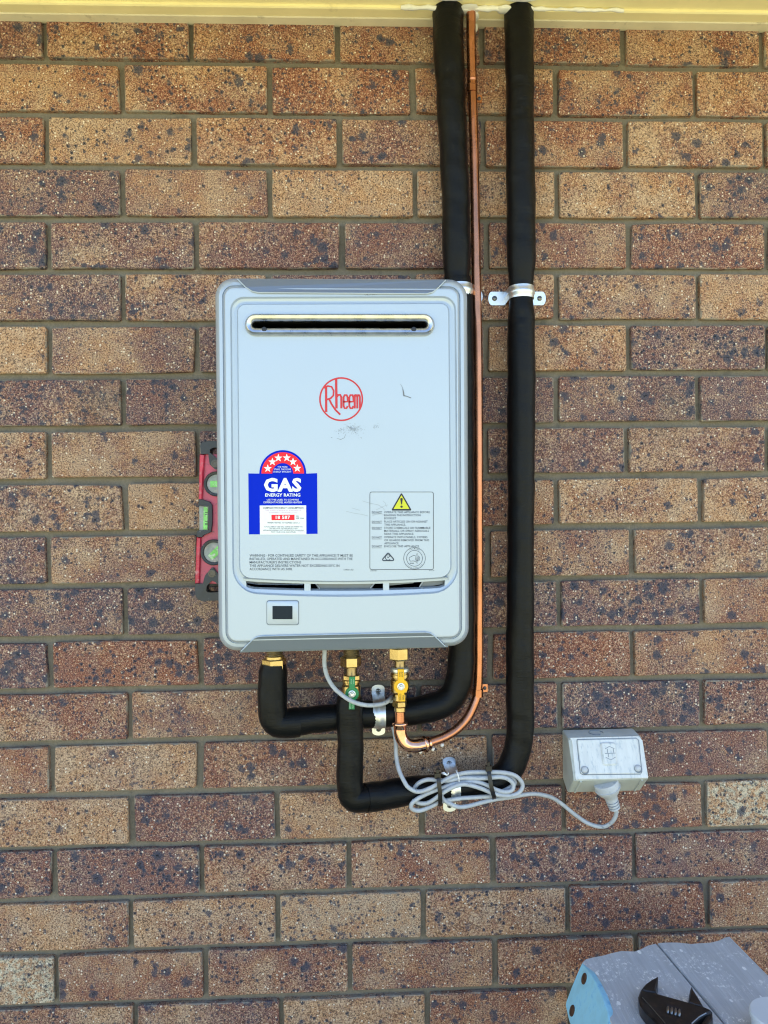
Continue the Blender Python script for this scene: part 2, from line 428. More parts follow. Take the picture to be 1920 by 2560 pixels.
MT = dict(
    brick=brick_material(), mortar=mortar_material(), foam=foam_material(), wood=wood_material(),
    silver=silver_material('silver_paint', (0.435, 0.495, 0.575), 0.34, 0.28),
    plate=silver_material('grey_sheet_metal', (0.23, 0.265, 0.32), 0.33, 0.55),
    steel=simple('stainless_steel', (0.60, 0.60, 0.60), 0.32, 1.0, 0.12, 60),
    zinc=simple('zinc_plated_steel', (0.72, 0.74, 0.76), 0.36, 0.9, 0.06, 90, dirt=(0.55, 0.56, 0.56), dscale=150, dlo=0.60, dhi=0.75),
    screw=simple('screw_steel', (0.30, 0.31, 0.32), 0.30, 1.0),
    brass=simple('brass', (0.58, 0.42, 0.19), 0.28, 1.0, 0.15, 70, bump=0.15, bscale=300),
    brassdark=simple('dull_brass', (0.42, 0.31, 0.17), 0.36, 1.0, 0.2, 90),
    copper=simple('copper', (0.53, 0.222, 0.125), 0.26, 0.95, 0.16, 55, dirt=(0.40, 0.17, 0.085), dscale=38, dlo=0.50, dhi=0.78, stretch=(1, 1, 0.4)),
    coppershine=simple('bright_copper', (0.86, 0.45, 0.30), 0.16, 1.0, 0.10, 70, dirt=(0.50, 0.22, 0.12), dscale=80, dlo=0.56, dhi=0.72),
    dark=simple('dark_inside', (0.004, 0.004, 0.005), 0.8, spec=0.1),
    inner=simple('inner_sheet', (0.19, 0.21, 0.24), 0.40, 0.4, 0.15, 40),
    screen=simple('display_glass', (0.014, 0.022, 0.032), 0.30, 0.0, spec=0.12),
    cream=simple('cream_soffit_paint', (0.93, 0.81, 0.45), 0.55, 0, 0.04, 14, dirt=(0.70, 0.59, 0.31), dscale=18, dlo=0.62, dhi=0.80, bump=0.15, bscale=120),
    trim=simple('beige_trim_paint', (0.74, 0.66, 0.47), 0.55, 0, 0.06, 20, dirt=(0.46, 0.40, 0.28), dscale=30, dlo=0.58, dhi=0.75, bump=0.2, bscale=150),
    sealant=simple('white_sealant', (0.82, 0.80, 0.74), 0.45, 0, 0.04, 60, bump=0.35, bscale=90),
    cable=simple('grey_cable', (0.44, 0.46, 0.49), 0.38, 0, 0.10, 60, dirt=(0.22, 0.23, 0.25), dscale=110, dlo=0.58, dhi=0.74, bump=0.1, bscale=200),
    plug=simple('grey_plug', (0.50, 0.52, 0.55), 0.42, 0, 0.06, 60, dirt=(0.34, 0.35, 0.37), dscale=90, dlo=0.55, dhi=0.75),
    gpo=simple('white_outlet_plastic', (0.70, 0.71, 0.70), 0.42, 0, 0.06, 40, dirt=(0.46, 0.51, 0.55), dscale=120, dlo=0.50, dhi=0.74, stretch=(1.8, 1, 0.28)),
    gpobase=simple('cream_outlet_plastic', (0.46, 0.48, 0.45), 0.48, 0, 0.08, 40, dirt=(0.32, 0.33, 0.33), dscale=60, dlo=0.58, dhi=0.8),
    groove=simple('grey_groove', (0.20, 0.23, 0.27), 0.6),
    tie=simple('black_nylon', (0.012, 0.010, 0.010), 0.32),
    whitetie=simple('white_wire', (0.80, 0.80, 0.80), 0.4),
    red=simple('red_enamel', (0.60, 0.035, 0.08), 0.30, 0, 0.2, 30, dirt=(0.50, 0.25, 0.28), dscale=95, dlo=0.54, dhi=0.72),
    redside=simple('worn_red_face', (0.58, 0.085, 0.15), 0.40, 0, 0.15, 40, dirt=(0.20, 0.07, 0.09), dscale=120, dlo=0.58, dhi=0.72),
    rubber=simple('worn_black_plastic', (0.030, 0.034, 0.042), 0.45, 0, 0.3, 50, dirt=(0.20, 0.20, 0.20), dscale=130, dlo=0.62, dhi=0.74),
    vial=simple('green_spirit', (0.20, 0.62, 0.14), 0.15, 0, 0.25, 60, dirt=(0.55, 0.62, 0.50), dscale=150, dlo=0.50, dhi=0.62),
    vialclear=simple('clear_vial_block', (0.27, 0.30, 0.30), 0.18, 0, 0.2, 60, dirt=(0.50, 0.42, 0.40), dscale=70, dlo=0.50, dhi=0.7),
    line=simple('black_print', (0.012, 0.014, 0.022), 0.5),
    ink=simple('grey_print', (0.030, 0.045, 0.075), 0.5),
    scuff=simple('grime', (0.16, 0.17, 0.19), 0.6),
    pink=simple('pink_print', (0.62, 0.34, 0.50), 0.5),
    logo=simple('red_print', (0.58, 0.022, 0.028), 0.45),
    lblue=simple('label_blue', (0.002, 0.022, 0.52), 0.5, spec=0.06),
    lred=simple('label_red', (0.85, 0.035, 0.05), 0.5, spec=0.1),
    lwhite=simple('label_white', (0.80, 0.82, 0.82), 0.40),
    yellow=simple('label_yellow', (0.62, 0.62, 0.02), 0.4),
    hgreen=simple('green_handle', (0.003, 0.22, 0.075), 0.34, 0, 0.1, 60),
    hyellow=simple('yellow_handle', (0.95, 0.50, 0.006), 0.36, 0, 0.08, 60),
    blue=simple('pale_blue_paint', (0.30, 0.62, 0.78), 0.50, 0, 0.10, 40, dirt=(0.10, 0.34, 0.62), dscale=40, dlo=0.50, dhi=0.78, bump=0.3, bscale=90),
    navy=simple('dark_blue_paint', (0.03, 0.06, 0.18), 0.5),
    rust=simple('rusty_bolt', (0.075, 0.035, 0.018), 0.7, 0.3, 0.4, 150),
    tool=simple('blackened_tool_steel', (0.018, 0.017, 0.018), 0.36, 0.4, 0.4, 60, dirt=(0.055, 0.036, 0.026), dscale=90, dlo=0.50, dhi=0.70),
    lid=simple('white_plastic', (0.66, 0.69, 0.70), 0.35, 0, 0.03, 20),
    drip=simple('water_drop', (0.72, 0.70, 0.68), 0.1, 0),
    frame=simple('grey_timber', (0.24, 0.24, 0.25), 0.8, 0, 0.25, 40, bump=0.4, bscale=120, stretch=(1, 1, 0.15)),
    roof=simple('unseen_roof', (0.22, 0.20, 0.18), 0.5, 0.2, 0.1, 4),
    ground=simple('sandy_paving', (0.37, 0.355, 0.195), 0.85, 0, 0.15, 1.5, dirt=(0.32, 0.29, 0.15), dscale=9, dlo=0.5, dhi=0.7, bump=0.5, bscale=60),
)

# ------------------------------------------------------------------ ground
mb = MB(); R = 900
mb.add([(-R, -R, 0), (R, -R, 0), (R, R, 0), (-R, R, 0)], [(0, 1, 2, 3)])
tag(mb.build('ground', MT['ground']), kind='structure')

# ------------------------------------------------------------------ brick wall
BW, BH = 0.240, 0.086
def bedz(k): return CAM.z + 0.7405 - BH * k                 # middle of the bed joint under course k
PERP = {0:[110,477.6,843,1204,1559,1905],1:[306,673,1033,1390,1739],2:[114,485,849,1209,1564.6,1911],3:[305,673.6,1038,1394,1745],
 4:[120,491,857,1217,1572,1918],5:[306.5,None,None,1392.6,1746],6:[123,493,None,1215,1572.7,1917.7],7:[309,None,None,1393,1745.6],
 8:[121,494.5,None,1215,1568,1919],9:[313.4,None,None,1392,1753],10:[120,497,None,1221,1579],11:[313,None,None,1398,1755.7],
 12:[124.4,503,None,1227,1581.5],13:[323.5,None,1047.6,1400,1755.7],14:[128.5,499.6,None,1224.6],15:[328,692.5,1054,1410,1762],
 16:[135,505.4,873,1233,1586],17:[327,695,1060,1420.5,1769.6],18:[141,513,876,1238,1591],19:[337.6,704.4,1068.5]}
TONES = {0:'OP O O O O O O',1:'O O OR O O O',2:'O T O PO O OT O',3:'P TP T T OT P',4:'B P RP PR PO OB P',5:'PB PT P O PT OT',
 6:'T PT P P OT PB P',7:'PB BP P P P P',8:'T PT P P P TP P',9:'TB T P O T T',10:'BP PT P P PT TP',11:'PB B P P B RT',12:'B R RB P R RT',
 13:'TR TP P RP B RP',14:'TR T TR T RT RP',15:'T RB T RP R W',16:'RB RB TR RT RP RP',17:'T T TW T R O',18:'W RT TR RT RO RO',19:'TR TRP T RT R R'}
TV = dict(T=(0.90,0.40,0.22),O=(0.55,0.14,0.36),P=(0.30,0.86,0.58),R=(0.22,0.18,0.46),B=(0.22,0.86,1.05),W=(1.40,0.15,0.30))  # O: orange-brown, toned down slightly to paint in shade under the eave
rng = random.Random(11)
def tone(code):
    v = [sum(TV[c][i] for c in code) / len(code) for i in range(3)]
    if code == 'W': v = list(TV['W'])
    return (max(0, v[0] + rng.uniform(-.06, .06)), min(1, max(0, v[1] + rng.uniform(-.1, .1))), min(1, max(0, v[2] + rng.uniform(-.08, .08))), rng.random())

def brick_mesh(x0, x1, z0, z1, y0, r):
    """uneven front outline, worn arris, sides running back into the mortar"""
    out = []
    w, h = x1 - x0, z1 - z0; j = lambda s: r.uniform(-s, s); cr = 0.0025
    for x, z in ((x0, z0 + cr), (x0 + cr, z0), (x0 + w * .3, z0), (x0 + w * .68, z0), (x1 - cr, z0), (x1, z0 + cr),
                 (x1, z1 - cr), (x1 - cr, z1), (x0 + w * .62, z1), (x0 + w * .33, z1), (x0 + cr, z1), (x0, z1 - cr)):
        out.append((x + j(.0010), z + j(.0010)))
    if r.random() < 0.35:                                    # a chipped corner
        k = r.choice((0, 4, 6, 10)); s = r.uniform(.0012, .0030); cx, cz = (x0 + x1) / 2, (z0 + z1) / 2
        for q in (k, k + 1):
            x, z = out[q]; out[q] = (x + (s if x < cx else -s), z + (s if z < cz else -s) * .8)
    cx, cz = (x0 + x1) / 2, (z0 + z1) / 2
    t1, t2 = j(.0008), j(.0008)
    def yy(x, z): return y0 + t1 * (x - cx) / w + t2 * (z - cz) / h
    ins = lambda x, z, s: (x + (s if x < cx else -s), z + (s if z < cz else -s))
    fr = [(*ins(x, z, .0016), 0) for x, z in out]
    a = [Vector((x, yy(x, z), z)) for x, z, _ in fr]
    b = [Vector((x, yy(x, z) + .0016, z)) for x, z in out]
    c = [Vector((x, y0 + .0165, z)) for x, z in out]
    n = 12; vs = a + b + c; fs = [tuple(range(n))]
    for l in (0, 1):
        for i in range(n):
            k = (i + 1) % n; fs.append((l * n + i, l * n + k, (l + 1) * n + k, (l + 1) * n + i))
    return vs, fs

wall = empty('brick_wall', (0.55, 0.05, 0.0), 'speckled tan and purple brick wall with recessed grey mortar behind the heater', 'wall')
XL, XR = -2.6, 3.6
mb = MB(); mb.box((XL, 0.0150, 0.0), (XR, 0.11, CAM.z + 0.815))
GX0, GX1, GZ0, GZ1, GS = -0.70, 1.75, 0.50, CAM.z + 0.812, 0.005   # raked, hand-pointed joints: uneven sheet between the bricks
nx, nz = int((GX1 - GX0) / GS), int((GZ1 - GZ0) / GS); gv = []
for iz in range(nz + 1):
    for ix in range(nx + 1):
        x, z = GX0 + GS * ix, GZ0 + GS * iz
        n_ = mnoise.noise((x * 19, 3.1, z * 34)) * .0016 + mnoise.noise((x * 75, 7.7, z * 90)) * .0011 + mnoise.noise((x * 170, 1.3, z * 190)) * .0006
        gv.append((x, .0105 - n_, z))
n1 = nx + 1
mb.add(gv, [(iz * n1 + ix, iz * n1 + ix + 1, (iz + 1) * n1 + ix + 1, (iz + 1) * n1 + ix) for iz in range(nz) for ix in range(nx)])
mb.build('mortar', MT['mortar'], wall, 80)
sv, sf, sc_ = [], [], []
for k in range(0, 25):
    zt, zb = bedz(k - 1), bedz(k)
    if k == 0: zt = CAM.z + 0.835
    if k == 24: zb = 0.0
    zc = 0.5 * (bedz(k - 1) + bedz(k))
    if k in PERP:
        ycent = IH / 2 + FPX * (CAM.z - zc) / 1.28
        xs = [None if p is None else at(p, ycent - (p - 960) * 0.0122 * 1.0, 0.0).x for p in PERP[k]]
        for i, v in enumerate(xs):
            if v is None:
                lo = i - 1; hi = i + 1
                while xs[lo] is None: lo -= 1
                while hi < len(xs) and xs[hi] is None: hi += 1
                xs[i] = xs[lo] + (xs[hi] - xs[lo]) * (i - lo) / (hi - lo)
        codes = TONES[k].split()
    else:
        xs = [(-0.02 if k % 2 == 0 else 0.10) + 0.24 * i for i in range(6)]; codes = []
    n0 = 0
    while xs[0] > XL + 0.1: xs.insert(0, xs[0] - BW + rng.uniform(-.002, .002)); n0 += 1
    while xs[-1] < XR - 0.1: xs.append(xs[-1] + BW + rng.uniform(-.002, .002))
    xs = [XL - 0.004] + xs + [XR + 0.004] if False else xs
    for i in range(len(xs) - 1):
        ci = i - n0 + 1
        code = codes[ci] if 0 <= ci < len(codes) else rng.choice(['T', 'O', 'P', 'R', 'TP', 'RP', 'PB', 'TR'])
        hb, hp = 0.0052, 0.0042
        x0, x1 = xs[i] + hp + rng.uniform(-.0006, .0006), xs[i + 1] - hp + rng.uniform(-.0006, .0006)
        z0 = zb + hb + rng.uniform(-.0008, .0008); z1 = (zt - hb + rng.uniform(-.0008, .0008)) if k else CAM.z + 0.812
        vs, fs = brick_mesh(x0, x1, z0, z1, rng.uniform(-.0012, .0012), rng)
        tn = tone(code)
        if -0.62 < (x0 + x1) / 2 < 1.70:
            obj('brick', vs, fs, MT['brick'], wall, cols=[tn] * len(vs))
        else:
            n = len(sv); sv += vs; sf += [tuple(q + n for q in f) for f in fs]; sc_ += [tn] * len(vs)
o = obj('brickwork', sv, sf, MT['brick'], wall, cols=sc_); o['kind'] = 'stuff'

# ------------------------------------------------------------------ eave
ZS = CAM.z + 0.8035
eave = empty('eave', (0.5, -0.2, ZS), 'cream painted eave soffit with beige trim strip above the brick wall', 'eave')
def run(mb, prof, x0, x1):                     # profile in (y, z) swept along x
    a = [(x0, y, z) for y, z in prof]; b = [(x1, y, z + 0.0) for y, z in prof]
    mb.loft([a, b], cap0=True, cap1=True)
mb = MB(); run(mb, [(-.0008, ZS), (-.019, ZS), (-.0205, ZS + .001), (-.0205, ZS + .03), (.006, ZS + .03), (.006, ZS + .001)], XL, XR); mb.build('trim_strip', MT['trim'], eave)
mb = MB(); run(mb, [(-.021, ZS + .0015), (-.042, ZS + .0005), (-.0445, ZS + .002), (-.0445, ZS + .028), (-.021, ZS + .028)], XL, XR); mb.build('bead', MT['cream'], eave)
mb = MB(); run(mb, [(-.045, ZS + .006), (-.42, ZS + .006), (-.42, ZS + .016), (-.045, ZS + .016)], XL, XR); mb.build('soffit_sheet', MT['cream'], eave)
mb = MB(); run(mb, [(-.421, ZS - .03), (-.445, ZS - .03), (-.445, ZS + .15), (-.421, ZS + .15)], XL, XR); mb.build('fascia', MT['cream'], eave)
mb = MB(); run(mb, [(-.50, ZS + .16), (-.50, ZS + .20), (4.6, ZS + 1.6), (4.6, ZS + 1.55)], XL, XR); mb.build('unseen_roof', MT['roof'], eave)  # out-of-view roof, added to keep direct sun off the wall
# painter's sealant: a thin bead with smears round the pipes
r2 = random.Random(4); mb = MB(); P = []
x0, x1 = at(1002, 10, .046).x, at(1560, 22, .046).x
for i in range(60):
    x = x0 + (x1 - x0) * i / 59; P.append(Vector((x, -.0455 + r2.uniform(-.0012, .0012), ZS + .0022 + r2.uniform(-.0006, .0006))))
sweep(mb, P, lambda i, t, a: .0028 + .0012 * math.sin(i * .9) * math.sin(i * .37) + (.0012 if .0 < t < .5 else 0), 8)
def blob(mb, c, rx, ry, rz, seed):
    r = random.Random(seed); loops = []
    for i in range(7):
        th = math.pi * (i + .5) / 7; loops.append([])
        for k in range(12):
            a = 2 * math.pi * k / 12; s = 1 + r.uniform(-.16, .16)
            loops[-1].append(Vector(c) + Vector((rx * math.sin(th) * math.cos(a) * s, ry * math.sin(th) * math.sin(a) * s, rz * math.cos(th))))
    mb.loft(loops, cap0=True, cap1=True)
blob(mb, Vector((at(1172, 20, .044).x, -.042, ZS + .002)), .018, .014, .0030, 1)
blob(mb, Vector((at(1184, 45, .030).x, -.026, ZS + .0005)), .009, .014, .0045, 2)
blob(mb, Vector((at(1191, 60, .015).x, -.006, ZS - .003)), .004, .004, .009, 3)
blob(mb, Vector((at(1262, 10, .046).x, -.045, ZS + .001)), .014, .010, .004, 5)
blob(mb, Vector((at(1120, 8, .060).x, -.0625, ZS + .0055)), .024, .005, .0016, 6)
blob(mb, Vector((at(1300, 2, .060).x, -.0625, ZS + .0055)), .025, .005, .0016, 7)
blob(mb, Vector((at(1327, 20, .046).x, -.046, ZS + .002)), .006, .006, .003, 8)
mb.build('sealant', MT['sealant'], eave, 60)

# ------------------------------------------------------------------ water heater
DH = 0.197
def H(px, py, d=DH):
    p = at(px, py, DH); return Vector((p.x, -d, p.z))
def HL(pts, d=DH): return [H(x, y, d) for x, y in pts]
heater = empty('water_heater', H(858, 1622, 0.02), 'silver wall mounted gas water heater with flue slot and blue rating sticker', 'water heater')

# casing with the front cover's rolled edge; inset() shrinks a rounded rectangle in pixels, with the slight lean the case has
def leaned(P): return [(x, y) for x, y in P]
def outer(ins):
    # corner order matches rrect; four corners measured on the photograph
    tl, tr, br, bl = (538, 696), (1167.5, 699), (1172, 1614), (547.5, 1627)
    r = 46 - ins
    W_, H_ = 628.0, 922.0
    out = []
    for x, y in rrect(ins, ins, W_ - ins, H_ - ins, max(r, 8), 7):
        u, v = x / W_, y / H_
        ax = tl[0] + (tr[0] - tl[0]) * u; ay = tl[1] + (tr[1] - tl[1]) * u
        bx = bl[0] + (br[0] - bl[0]) * u; by = bl[1] + (br[1] - bl[1]) * u
        out.append((ax + (bx - ax) * v, ay + (by - ay) * v))
    return out
mb = MB()
def HO(ins, d, ref=None):
    return [Vector((p.x, -d, p.z)) for p in (at(x, y, ref or d) for x, y in outer(ins))]
mb.loft([HO(0, .018, .170), HO(0, .150, .170), HO(1, .150, .170)], cap0=True)
mb.build('casing', MT['silver'], heater, 35)
# front cover
XS_SLOT = [602, 640, 680, 718, 754, 769.6, 815, 860, 906, 952, 967, 1004, 1042, 1080, 1116]
def groove(ins_top, ybot, sag, r, rb, xl=575, xr=1140):
    return rrect(xl + ins_top, 741 + ins_top, xr - ins_top, ybot, r, 7, XS_SLOT, sag, rb)
Ho = groove(0, 1480, 12, 34, 62)
Mo = groove(9, 1470, 8, 27, 44)
Mi = groove(11, 1451, 10, 25, 36)
Ii = groove(20, 1442, 10, 18, 26)
def skew(P):                                    # lean the pressed panel like the case
    return [(x + (y - 741) * 0.0085, y - (x - 860) * 0.004) for x, y in P]
Ho, Mo, Mi, Ii = map(skew, (Ho, Mo, Mi, Ii))
strip_t = [(587, 697), (1121, 699.5), (1069, 733), (641.5, 730)]
mb = MB()
mb.loft([HO(0, .1505, .170), HO(0, .170), HO(1.2, .178), HO(4, .1855), HO(9, .1892), HO(17, .1905), HO(18.5, .1880), HO(19.5, .1880), HO(20.5, .194), HO(24, .1968), HO(27, DH)])
fr_out = outer(27)
# frame face between rolled edge and pressed groove, as matched rings
def ringmatch(A, B): return A, B
mb.poly(HL(fr_out), [HL(Ho)])
mb.loft([HL(Ho), HL([(a[0]*.8+b[0]*.2, a[1]*.8+b[1]*.2) for a, b in zip(Ho, Mo)], .1948), HL([(a[0]*.65+b[0]*.35, a[1]*.65+b[1]*.35) for a, b in zip(Ho, Mo)], .1932), HL(Mo, .1922)])
mb.loft([HL(Mi, .1922), HL([((a[0]*.45+b[0]*.55), (a[1]*.45+b[1]*.55)) for a, b in zip(Mi, Ii)], .1928), HL([((a[0]*.2+b[0]*.8), (a[1]*.2+b[1]*.8)) for a, b in zip(Mi, Ii)], .1955), HL(Ii)])
# groove bottom: a ring of quads left open where the three air slots are
nM = len(Mo); isslot = []
for i in range(nM):
    j = (i + 1) % nM; xm = (Mo[i][0] + Mo[j][0]) / 2 - 6; ym = (Mo[i][1] + Mo[j][1]) / 2
    s = ym > 1466 and (606 < xm < 755 or 769 < xm < 953 or 966 < xm < 1112)
    isslot.append(s)
A, B = HL(Mo, .1922), HL(Mi, .1922)
for i in range(nM):
    j = (i + 1) % nM
    if isslot[i]:
        mb.add([A[i], A[j], A[j] + Vector((0, .010, .002)), A[i] + Vector((0, .010, .002))], [(0, 1, 2, 3)])
        mb.add([B[i], B[j], B[j] + Vector((0, .010, 0)), B[i] + Vector((0, .010, 0))], [(0, 1, 2, 3)])
    else:
        mb.add([A[i], A[j], B[j], B[i]], [(0, 1, 2, 3)])
        for e in (i, j):
            if isslot[i - 1] or isslot[j]:
                mb.add([A[e], B[e], B[e] + Vector((0, .010, 0)), A[e] + Vector((0, .010, 0))], [(0, 1, 2, 3)])
# pressed panel with the flue hole
mb.poly(HL(Ii), [HL(stadium(614, 788, 1085, 839))])
cover = mb.build('front_cover', MT['silver'], heater, 28)
# shadow box and baffles inside
mb = MB(); a = outer(30); mb.loft([HL(a, .187), HL(a, .12)], cap1=True); mb.build('inner_box', MT['dark'], heater)
def pl(pts, d):
    mb = MB(); mb.prism(HL(pts, d), (0, .0015, 0)); mb.build('baffle', MT['inner'], heater)
pl([(602, 1446), (756, 1456), (756, 1462.5), (640, 1462), (606, 1456)], .178)
pl([(784, 1455), (940, 1455), (921, 1482), (802, 1482)], .178)
pl([(966, 1456), (1046, 1450), (1036, 1461), (966, 1468)], .178)
pl([(1062, 1450), (1120, 1440), (1118, 1462), (1052, 1474)], .178)
# thin bright edges of the baffles
mb = MB()
for pts in ([(604, 1457), (640, 1463), (756, 1463.5)], [(784, 1456), (803, 1484)], [(940, 1456), (920, 1484)], [(1064, 1449), (1050, 1474)]):
    mb = MB(); sweep(mb, [H(x, y, .180) for x, y in pts], .0012, 6); mb.build('baffle_edge', MT['steel'], heater, 40)
# flue terminal
flue = empty('flue_terminal', H(850, 813, DH)); flue.parent = heater; flue.location = H(850, 813, DH) - Vector(heater.location)
mb = MB()
S = lambda i, d, dy=0: HL([(x, y + dy) for x, y in stadium(612.5 + i, 786 + i, 1086 - i, 840 - i)], d)
mb.loft([S(-1, .1972), S(0, .2005), S(2, .2035), S(6, .2055), S(11, .205), S(15, .2035), S(18.5, .2005), S(19.5, .1985)])
mb.build('rim', MT['steel'], flue, 50)
mb = MB(); mb.loft([S(19.4, .1983), S(20.5, .19), S(20.5, .14)], cap1=True); mb.build('outlet', MT['dark'], flue)
for x in (662, 1033.5):
    mb = MB(); lathe(mb, H(x, 826.5, .2040), [(.0001, -.0005), (.0036, 0), (.0034, .0012), (.0001, .0014)], 14, Vector((0, -1, 0)))
    mb.build('drain_notch', MT['line'], flue)
# cut-back plates at top and bottom
def plate(name, q, mat):
    """q: (px, py, distance from wall): facet that slopes back to the rim"""
    f = [at(x, y, d) for x, y, d in q]; mb = MB(); mb.prism(f, (0, .004, 0), .0004); return mb.build(name, mat, heater)
TP = [(594, 697.5, .1905), (1114, 700, .1905), (1094, 721, .1965), (1080, 731, .1985), (1066, 734.5, .1990), (646, 731.5, .1990), (630, 728, .1985), (614, 718, .1965)]
BP = [(603, 1628, .1905), (635, 1596, .1975), (643, 1592.5, .1985), (655, 1590.5, .1990), (1064, 1580.5, .1990), (1076, 1583, .1985), (1086, 1590, .1975), (1113, 1616, .1905)]
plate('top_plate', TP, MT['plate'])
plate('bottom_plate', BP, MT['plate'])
for q in (TP[1:] + TP[:1], BP):
    mb = MB(); sweep(mb, [at(x, y, d + .0004) for x, y, d in q], .0008, 6); mb.build('edge_seam', MT['silver'], heater, 40)
mb = MB(); sweep(mb, [at(x, y, .1790) for x, y in [(600, 1628.5), (1120, 1615.5)]], .0016, 6); mb.build('bottom_lip', MT['groove'], heater, 40)

# display window
disp = empty('display_panel', H(707, 1530)); disp.parent = heater; disp.location = H(707, 1530) - Vector(heater.location)
mb = MB()
mb.loft([HL(rrect(668, 1502, 746, 1561, 6, 5), .1972), HL(rrect(668, 1502, 746, 1561, 6, 5), .1983), HL(rrect(669, 1503, 745, 1560, 5, 5), .1987)], cap1=True)
mb.build('surround', MT['silver'], disp, 40)
mb = MB()
mb.loft([HL(rrect(681.5, 1514.5, 731.5, 1547.5, 1, 2), .1985), HL(rrect(681.5, 1514.5, 731.5, 1547.5, 1, 2), .1991)], cap1=True)
mb.build('screen', MT['screen'], disp)
mb = MB()
for lp in (rrect(667.2, 1501.2, 746.8, 1561.8, 6, 5),):
    P = HL(lp, .1974); sweep(mb, P + [P[0]], .0005, 5, False)
mb.build('gap', MT['groove'], disp)

# ------------------------------------------------------------------ flat print on the heater
_k = [0]
def ribbon(mb, pts, w, plane, closed=False):
    """flat stroke of pixel width w along pixel points"""
    P = [Vector((x, y)) for x, y in pts]; n = len(P); Lf, Rt = [], []
    for i in range(n):
        a = P[i - 1] if (i or closed) else P[i]; b = P[(i + 1) % n] if (i < n - 1 or closed) else P[i]
        t = (b - a); t = t / t.length if t.length > 1e-9 else Vector((1, 0))
        k = Vector((-t.y, t.x)) * (w[i] if isinstance(w, (list, tuple)) else w) / 2
        Lf.append(plane(*(P[i] + k))); Rt.append(plane(*(P[i] - k)))
    m = n if closed else n - 1
    _k[0] = (_k[0] + 1) % 25
    for p in Lf + Rt: p.y -= _k[0] * 8e-6
    mb.add(Lf + Rt, [(i, (i + 1) % n, n + (i + 1) % n, n + i) for i in range(m)])

_tc = {}
def glyphs(s, bold=0.0):
    key = (s, bold)
    if key in _tc: return _tc[key]
    cu = bpy.data.curves.new('text', 'FONT'); cu.body = s; cu.size = 1.0; cu.offset = bold; cu.resolution_u = 2
    if bold: cu.space_character = 1.0 + bold * 1.6
    o = bpy.data.objects.new('text', cu); COL.objects.link(o)
    dg = bpy.context.evaluated_depsgraph_get(); me = bpy.data.meshes.new_from_object(o.evaluated_get(dg))
    vs = [v.co.copy() for v in me.vertices]; fs = [tuple(p.vertices) for p in me.polygons]
    bpy.data.objects.remove(o); bpy.data.curves.remove(cu); bpy.data.meshes.remove(me)
    _tc[key] = (vs, fs); return vs, fs
CAPH = max(v.y for v in glyphs('H')[0])
def text(mb, s, x, y, cap, plane, width=None, align='L', bold=0.0, rot=0.0, mir=False):
    """x,y: pixel of the baseline start (or middle for align C); cap: capital height in px"""
    vs, fs = glyphs(s, bold); k = cap / CAPH
    x0 = min(v.x for v in vs); x1 = max(v.x for v in vs); kx = width / (x1 - x0) if width else k
    ox = {'L': 0, 'C': -(x1 - x0) * kx / 2, 'R': -(x1 - x0) * kx}[align]
    c, sn = math.cos(rot), math.sin(rot); out = []
    for v in vs:
        a, b = (v.x - x0) * kx + ox, -v.y * k
        out.append(plane(x + a * c - b * sn, y + a * sn + b * c))
    mb.add(out, fs)
PL = lambda d: (lambda x, y: H(x, y, d))
P0, P1, P2, P3 = PL(.1974), PL(.1977), PL(.1980), PL(.1983)
LEAN = 0.0075                                    # print follows the case, which leans in the picture

# round maker's mark
mb = MB(); lp = circ(852.9, 998, 53.0, 64); ribbon(mb, lp, 3.9, P0, True)
def U(x, y): return (520 + x / 2.304, 680 + y / 2.304)
st = lambda pts, w: ribbon(mb, [U(*p) for p in pts], w * 1.22, P0)
st([(680, 655), (681, 806)], 4.6)                                          # R stem
st([(668, 668), (690, 657), (712, 661), (724, 685), (722, 712), (706, 728), (684, 735)], 3.6)
st([(697, 730), (712, 762), (735, 795), (762, 822)], 3.8)                  # sweeping leg
st([(738, 612), (740, 786)], 4.8)                                          # tall h stem
st([(740, 722), (750, 708), (762, 708), (768, 722), (768, 786)], 4.2)
for x in (779, 812):
    st([(x + 1, 747), (x + 25, 747), (x + 25, 722), (x + 20, 709), (x + 8, 709), (x + 2, 722), (x + 2, 772), (x + 8, 785), (x + 19, 785), (x + 25, 772)], 3.9)
st([(845, 706), (845, 786)], 4.2)
st([(845, 720), (851, 708), (857, 709), (860, 720), (860, 786)], 3.8)
st([(860, 720), (866, 708), (872, 709), (875, 720), (875, 786)], 3.8)
mb.build('brand_mark', MT['logo'], heater)

# energy rating sticker
lab = empty('energy_label', H(707, 1260)); lab.parent = heater; lab.location = H(707, 1260) - Vector(heater.location)
mb = MB(); body = [(620.9, 1183.5), (792.8, 1183), (793.9, 1334.5), (622.4, 1336)]
arc_o = [(707 + 58.6 * math.cos(math.radians(a)), 1184 - 58.6 * math.sin(math.radians(a))) for a in range(0, 181, 6)]
sheet = [(793.9, 1334.5), (792.8, 1183)] + [p for p in arc_o] + [(620.9, 1183.5), (622.4, 1336)]
mb.poly([P0(*p) for p in sheet]); mb.build('backing_sheet', MT['lblue'], lab)
mb = MB()
ring = [(707 + 53.4 * math.cos(math.radians(a)), 1184 - 53.4 * math.sin(math.radians(a))) for a in range(0, 181, 6)] + [(707 + 26.2 * math.cos(math.radians(a)), 1184 - 26.2 * math.sin(math.radians(a))) for a in range(180, -1, -6)]
mb.poly([P1(*p) for p in ring]); mb.build('red_arch', MT['lred'], lab); mb = MB(); mb.add([P2(678.8, 1287), P2(736.3, 1286.7), P2(736.5, 1300.3), P2(679, 1300.6)], [(0, 1, 2, 3)])
mb.build('number_panel', MT['lred'], lab)
